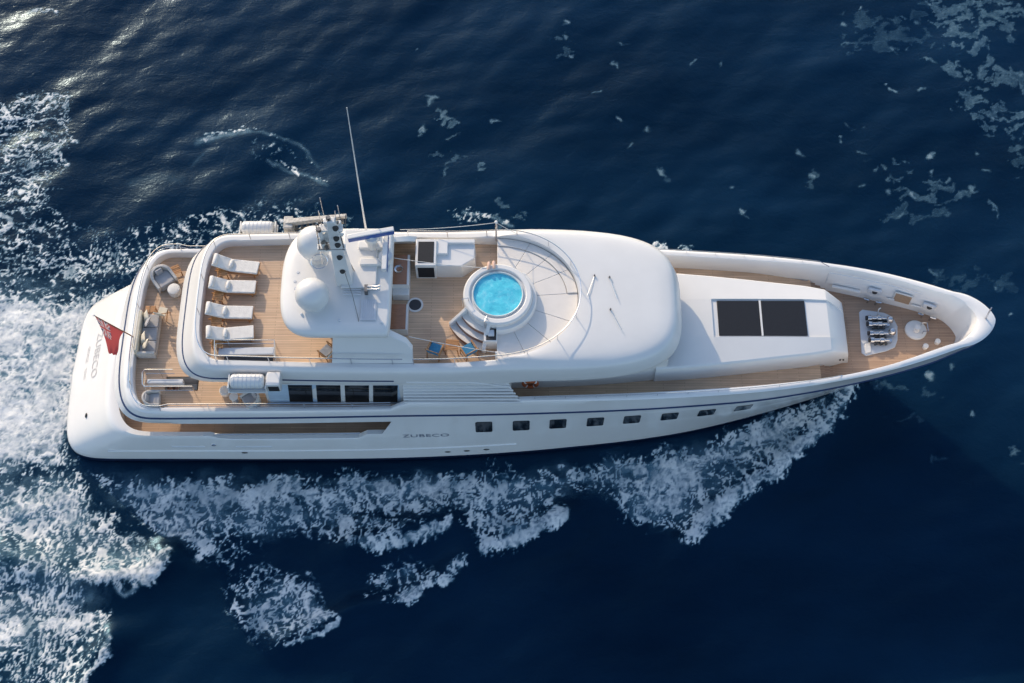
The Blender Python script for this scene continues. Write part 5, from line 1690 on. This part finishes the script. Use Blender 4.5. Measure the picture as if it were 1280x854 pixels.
def make_side_table(label, loc, rz, group):
    t = thing('side_table', label, 'table', loc, rz, group)
    tp = MB()
    for k in range(5):
        tp.box((0, -0.19 + 0.095 * k, 0.38), (0.46, 0.075, 0.025))
    tp.box((-0.2, 0, 0.355), (0.05, 0.46, 0.03))
    tp.box((0.2, 0, 0.355), (0.05, 0.46, 0.03))
    tp.build('table_top', M['teak_wood'], t)
    for x_ in (-0.2, 0.2):
        for y_ in (-0.19, 0.19):
            MB().box((x_, y_, 0.18), (0.045, 0.045, 0.36)).build('leg', M['teak_wood'], t)
    MB().box((0, 0, 0.12), (0.36, 0.05, 0.03)).build('stretcher', M['teak_wood'], t)
    return t
stt = [((-12.91, 1.42, 8.0), 12, 'small slatted teak table between the topmost askew lounger and the second one'),
       ((-12.97, 0.19, 8.0), -8, 'small slatted teak table between the second and third loungers'),
       ((-12.92, -1.04, 8.0), 5, 'small slatted teak table between the third lounger and the one by the stair guard'),
       ((-12.78, -2.1, 8.0), -4, 'small slatted teak table half under the stair guard rail beside the last lounger')]
first = None
for (px_, py_, pz_), deg, lab in stt:
    if first is None:
        first = make_side_table(lab, (px_, py_, LZ), R(deg), 'teak tables between the loungers')
    else:
        dup(first, (px_, py_, LZ), R(deg), lab)

# folding armchairs
def make_armchair(label, loc, rz, fabric, group=None, wood='teak_wood'):
    """Faces local +x."""
    t = thing('deck_chair', label, 'chair', loc, rz, group)
    MB().box((0.02, 0, 0.42), (0.52, 0.52, 0.06)).build('seat', fabric, t, bevel=0.02)
    MB().box((-0.30, 0, 0.68), (0.05, 0.52, 0.42), ry=R(-14)).build('backrest', fabric, t, bevel=0.02)
    for s_ in (-1, 1):
        MB().box((0.0, s_ * 0.29, 0.62), (0.58, 0.06, 0.035)).build('armrest', M[wood], t, bevel=0.008)
        MB().tube([(0.27, s_ * 0.28, 0.0), (0.20, s_ * 0.28, 0.62)], 0.026, 6).build('leg', M[wood], t)
        MB().tube([(-0.30, s_ * 0.28, 0.0), (-0.22, s_ * 0.28, 0.45), (-0.36, s_ * 0.28, 0.92)], 0.026, 6).build('leg', M[wood], t)
        MB().tube([(-0.27, s_ * 0.28, 0.38), (0.24, s_ * 0.28, 0.38)], 0.022, 6).build('side_rail', M[wood], t)
    MB().tube([(-0.36, -0.28, 0.9), (-0.36, 0.28, 0.9)], 0.022, 6).build('back_rail', M[wood], t)
    return t
p = (-7.98, -2.58, 8.1)
make_armchair('cream cushioned low teak chair alone in the shade edge beside the hardtop leg', (p[0], p[1], LZ), R(140), M['cushion'])
p = (-3.32, -2.47, 8.1)
make_armchair('blue canvas armchair on the aft side of the teak table, on shaded planks', (p[0] , p[1], LZ), R(68), M['blue_fabric'], 'blue deck chairs by the pool')
p = (-1.87, -2.5, 8.1)
make_armchair('blue canvas armchair on the pool side of the teak table, in sunlight', (p[0], p[1], LZ), R(122), M['blue_fabric'], 'blue deck chairs by the pool')
t = thing('coffee_table', 'square slatted teak table between the two blue deck chairs', 'table', ((-2.59, -2.28, 8.2)[0], (-2.59, -2.28, 8.2)[1], LZ), R(-4))
tp = MB()
for k in range(6):
    tp.box((0, -0.22 + 0.088 * k, 0.48), (0.56, 0.072, 0.03))
for s_ in (-1, 1):
    tp.box((s_ * 0.25, 0, 0.45), (0.05, 0.54, 0.04))
tp.build('table_top', M['teak_wood'], t)
for x_ in (-0.24, 0.24):
    for y_ in (-0.22, 0.22):
        MB().tube([(x_ * 1.15, y_ * 1.1, 0.0), (x_, y_, 0.46)], 0.025, 6).build('leg', M['teak_wood'], t)
tag(MB().lathe([(0.0, -0.19), (0.05, -0.19), (0.07, -0.15), (0.07, 0.15), (0.05, 0.19), (0.0, 0.19)], (0, 0, 0.0), 14, axis=Vector((0.05, 1, 0))).build('rolled_towel', M['towel'], None, loc=((-1.02, 1.21, 8.93)[0], (-1.02, 1.21, 8.93)[1] + 0.02, 8.93)),
    'peach rolled towel on the pool coping, the aft one of the pair', 'towel', 'rolled towels on the pool coping')
tag(MB().lathe([(0.0, -0.19), (0.05, -0.19), (0.07, -0.15), (0.07, 0.15), (0.05, 0.19), (0.0, 0.19)], (0, 0, 0.0), 14, axis=Vector((-0.08, 1, 0))).build('rolled_towel', M['towel'], None, loc=((-0.79, 1.25, 8.93)[0], (-0.79, 1.25, 8.93)[1] + 0.02, 8.93)),
    'peach rolled towel on the pool coping, the one nearer the bow', 'towel', 'rolled towels on the pool coping')

# wicker tub chairs on the aft upper deck
def make_tub(label, loc, rz, k=1.0):
    """Round-backed tub chair facing local +x."""
    t = thing('tub_chair', label, 'armchair', loc, rz, 'wicker tub chairs on the aft upper deck')
    def shape(w, d):
        pts = [(0.46 * d, -w), (0.0, -w)]
        pts += [(-w * math.sin(a) * 0.95, -w * math.cos(a)) for a in np.linspace(0.15, PI - 0.15, 14)]
        pts += [(0.0, w), (0.46 * d, w)]
        return [(a * k, b_ * k) for a, b_ in pts]
    so, si = shape(0.45, 1.0), shape(0.34, 1.0)
    N = len(so)
    hts = [0.52 + 0.22 * math.sin(PI * i / (N - 1)) ** 0.8 for i in range(N)]
    l0 = [(a, b_, 0.06) for a, b_ in so]
    l1 = [(a * 1.03, b_ * 1.03, h1) for (a, b_), h1 in zip(so, hts)]
    l2 = [(a, b_, h1) for (a, b_), h1 in zip(si, hts)]
    l3 = [(a, b_, 0.30) for a, b_ in si]
    mbt = MB().loft([l0, l1, l2, l3], closed=False)
    for e in (0, N - 1):
        mbt.add([l0[e], l1[e], l2[e], l3[e]], [(0, 1, 2, 3)])
    mbt.build('shell', M['wicker'], t, angle=50, bevel=0.02)
    MB().prism([(a * 0.98, b_ * 0.98) for a, b_ in si], 0.05, 0.44).build('seat_cushion', M['grey_fabric'], t, bevel=0.04)
    MB().box((-0.20 * k, 0, 0.56), (0.12, 0.36, 0.30), ry=R(-18)).build('back_cushion', M['grey_fabric'], t, bevel=0.05, segs=3)
    return t
UZ = 5.0
p = (-16.32, 2.69, 5.4)
tub0 = make_tub('large pale tub chair with grey cushion in the port aft corner of the upper deck', (p[0], p[1], UZ), R(-52), 1.12)
p = (-16.09, -3.59, 5.4)
make_tub('small pale tub chair in the starboard aft corner below the stair guard rail', (p[0], p[1], UZ), R(5), 0.82)
p = (-11.61, -3.56, 5.35)
make_tub('pale tub chair turned aft in the shade near the row of dark windows', (p[0], p[1], UZ), R(215), 0.85)

p = (-15.72, 2.05, 5.4)
tag(MB().lathe([(0.26, 0.0), (0.28, 0.05), (0.30, 0.34), (0.28, 0.41), (0.20, 0.44), (0.0, 0.45)], (0, 0, 0), 32).build('pouf', M['cushion'], None, loc=(p[0], p[1], UZ)), 'round white pouf in front of the large tub chair', 'pouf')
p = (-12.88, -3.11, 5.3)
tag(MB().lathe([(0.20, 0.0), (0.22, 0.05), (0.24, 0.30), (0.20, 0.36), (0.0, 0.38)], (0, 0, 0), 28).build('stool', M['cushion'], None, loc=(p[0], p[1], UZ)), 'low round white stool below the starboard life raft at the edge of the shade', 'stool', 'white stools on the aft upper deck')
p = (-12.41, -3.5, 5.3)
tag(MB().lathe([(0.16, 0.0), (0.13, 0.08), (0.12, 0.40), (0.20, 0.46), (0.20, 0.50), (0.0, 0.52)], (0, 0, 0), 28).build('stool', M['cushion'], None, loc=(p[0], p[1], UZ)), 'slim white pedestal stool between the low stool and the shaded tub chair', 'stool', 'white stools on the aft upper deck')

p = (-15.76, 3.08, 5.4)
make_side_table('orange slatted teak table behind the large tub chair in the port corner', (p[0], p[1], UZ), R(28), None)
p = (-16.66, 0.95, 5.45)
t = thing('end_table', 'plain teak end table against the port end of the sofa', 'table', (p[0], p[1], UZ))
MB().box((0, 0, 0.43), (0.46, 0.34, 0.05)).build('table_top', M['teak_wood'], t, bevel=0.008)
for x_ in (-0.19, 0.19):
    for y_ in (-0.13, 0.13):
        MB().box((x_, y_, 0.2), (0.05, 0.05, 0.41)).build('leg', M['teak_wood'], t)

# folding slatted chair standing half in the sun
p = (-16.1, 0.83, 5.4)
t = thing('folding_chair', 'cream slatted folding chair standing beside the end table', 'chair', (p[0], p[1], UZ), R(78))
MB().box((0.0, 0, 0.42), (0.44, 0.40, 0.04)).build('seat', M['cream'], t, bevel=0.01)
bk = MB()
for k in range(4):
    bk.box((-0.25 - 0.035 * k, 0, 0.55 + 0.12 * k), (0.03, 0.40, 0.09), ry=R(-16))
bk.build('backrest', M['cream'], t)
for s_ in (-1, 1):
    MB().tube([(0.22, s_ * 0.2, 0.0), (-0.36, s_ * 0.2, 0.95)], 0.02, 6).build('leg', M['teak_wood'], t)
    MB().tube([(-0.28, s_ * 0.2, 0.0), (0.18, s_ * 0.2, 0.42)], 0.02, 6).build('leg', M['teak_wood'], t)

# sofa with its back to the stern
p = (-16.65, -0.32, 5.3)
t = thing('sofa', 'long pale sofa with its back to the stern on the aft upper deck', 'sofa', (p[0], p[1], UZ))
MB().box((0.05, 0, 0.14), (0.84, 2.10, 0.26)).build('base', M['wicker'], t, bevel=0.02)
MB().box((-0.36, 0, 0.46), (0.16, 2.10, 0.66)).build('backrest', M['cream'], t, bevel=0.05)
for k in range(3):
    MB().box((0.09, -0.68 + 0.68 * k, 0.35), (0.72, 0.66, 0.16)).build('seat_cushion', M['grey_fabric'], t, bevel=0.04)
MB().box((0.06, -1.02, 0.32), (0.82, 0.12, 0.52)).build('armrest', M['wicker'], t, bevel=0.03)
def cushion(px_, py_, rz, rx, mat, label):
    q = (-16.52, -0.55, 5.75)
    bm_ = MB()
    n = 10
    vs_, fs = [], []
    for s_ in (1, -1):
        for i in range(n + 1):
            for j in range(n + 1):
                u, v_ = 2 * i / n - 1, 2 * j / n - 1
                b_ = (1 - abs(u) ** 2.4) * (1 - abs(v_) ** 2.4)
                pin = 1 - 0.07 * (1 - abs(u)) * 0 - 0.06 * (abs(u) * (1 - v_ * v_) * 0)
                vs_.append((0.25 * u * (1 - 0.07 * (1 - v_ * v_)), 0.25 * v_ * (1 - 0.07 * (1 - u * u)), s_ * 0.085 * b_ ** 0.6))
    m_ = (n + 1) ** 2
    for s_ in range(2):
        for i in range(n):
            for j in range(n):
                o_ = s_ * m_
                fs.append((o_ + i * (n + 1) + j, o_ + (i + 1) * (n + 1) + j, o_ + (i + 1) * (n + 1) + j + 1, o_ + i * (n + 1) + j + 1))
    bm_.add(vs_, fs)
    o = bm_.build('scatter_cushion', mat, None, angle=70, loc=(t.location.x + px_, t.location.y + py_, UZ + 0.62), rot=(rx, R(-58), rz))
    return tag(o, label, 'cushion', 'scatter cushions on the sofa')
cushion(-0.12, 0.80, R(10), 0.1, M['cream'], 'cream scatter cushion at the port end of the sofa by the end table')
cushion(-0.02, 0.50, R(-35), 0.3, M['grey_fabric'], 'grey scatter cushion lying twisted near the port end of the sofa')
cushion(-0.12, -0.32, R(14), -0.1, M['cream'], 'cream scatter cushion upright on the starboard half of the sofa')
cushion(0.02, -0.62, R(-25), 0.2, M['cream'], 'cream scatter cushion leaning beside the sofa armrest')

# lifebuoy on the wheelhouse wall
t = thing('lifebuoy', 'orange lifebuoy hanging on the shaded starboard wall beside the side deck', 'lifebuoy', ((0.82, -2.99, 5.9)[0], -2.90, 5.62))
ringm = MB()
nn = 40
for seg in range(8):
    a0, a1 = seg * PI / 4, (seg + 1) * PI / 4
    ringm.tube([(0.29 * math.cos(a), -0.03, 0.29 * math.sin(a)) for a in np.linspace(a0, a1, 6)], 0.095, 10, mi=0)
ringm.build('buoy_ring', M['orange'], t)
for seg in range(4):
    a = PI / 4 + seg * PI / 2
    MB().tube([(0.29 * math.cos(b_), -0.03, 0.29 * math.sin(b_)) for b_ in np.linspace(a - 0.13, a + 0.13, 4)], 0.099, 10).build('buoy_band', M['cushion'], t)
MB().box((0, 0.015, 0), (0.5, 0.02, 0.5)).build('buoy_board', M['dark_teak'], t)

# ensign on a raked staff over the stern
sb, stp = Vector((-17.28, -0.47, 5.42)), Vector((-18.50, -0.50, 7.55))
t = thing('ensign_flag', 'red ensign drooping from a raked staff over the white stern', 'flag', tuple(sb))
st = stp - sb
MB().tube([(0, 0, 0), tuple(st)], 0.032, 8, r2=0.02).build('flagstaff', M['dark_teak'], t)
MB().lathe([(0, 0.05), (0.045, 0.03), (0.05, 0), (0.03, -0.04)], tuple(st), 10).build('staff_truck', M['offwhite'], t)
m, nt, b = new_mat('ensign_cloth')
ca = nt.nodes.new("ShaderNodeAttribute")
ca.attribute_name = 'cloth'
nt.links.new(ca.outputs['Color'], b.inputs['Base Color'])
b.inputs['Roughness'].default_value = 0.85
m.use_backface_culling = False
trl = nt.nodes.new('ShaderNodeBsdfTranslucent')
nt.links.new(ca.outputs['Color'], trl.inputs['Color'])
mxs = nt.nodes.new('ShaderNodeMixShader')
mxs.inputs[0].default_value = 0.45
nt.links.new(b.outputs[0], mxs.inputs[1])
nt.links.new(trl.outputs[0], mxs.inputs[2])
nt.links.new(mxs.outputs[0], nt.nodes['Material Output'].inputs[0])
nu, nv = 48, 30
hoist0, hoist1 = st * 0.97, st * 0.24
fly_top = Vector((-18.07, -1.61, 6.15)) - sb
fly_bot = Vector((-17.81, -1.67, 5.8)) - sb
vs_, fs, cols = [], [], []
RED, WHITE, BLUE = (0.50, 0.09, 0.09), (0.62, 0.58, 0.58), (0.045, 0.04, 0.13)
for i in range(nu + 1):
    u = i / nu
    for j in range(nv + 1):
        v_ = j / nv
        a_ = hoist0.lerp(hoist1, v_)
        sag = Vector((0.05 * math.sin(PI * u), 0.0, -0.16 * math.sin(PI * u) * (1 - 0.3 * v_)))
        e_ = fly_top.lerp(fly_bot, v_)
        pinch = 0.2 * math.sin(PI * u) * v_
        a_ = a_.lerp(hoist0, pinch)
        fold = 0.03 * u * math.sin(4.2 * PI * v_ + 2.2 * u) + 0.05 * math.sin(5 * u + 3 * v_) * u
        p_ = a_.lerp(e_, u) + sag + Vector((fold * 0.3, fold * 0.4, fold))
        vs_.append(tuple(p_))
        c_ = RED
        if u < 0.5 and v_ < 0.5:
            U, V = u / 0.5 * 2 - 1, v_ / 0.5 * 2 - 1
            c_ = BLUE
            dd = min(abs(U - V), abs(U + V))
            if dd < 0.34:
                c_ = WHITE
            if dd < 0.12:
                c_ = RED
            if abs(U) < 0.24 or abs(V) < 0.32:
                c_ = WHITE
            if abs(U) < 0.13 or abs(V) < 0.18:
                c_ = RED
        cols.append((*c_, 1))
for i in range(nu):
    for j in range(nv):
        fs.append((i * (nv + 1) + j, (i + 1) * (nv + 1) + j, (i + 1) * (nv + 1) + j + 1, i * (nv + 1) + j + 1))
fo_ = MB().add(vs_, fs).build('flag_cloth', m, t, angle=180, weld=False)
at = fo_.data.attributes.new('cloth', 'FLOAT_COLOR', 'POINT')
at.data.foreach_set('color', np.array(cols, np.float32).reshape(-1))
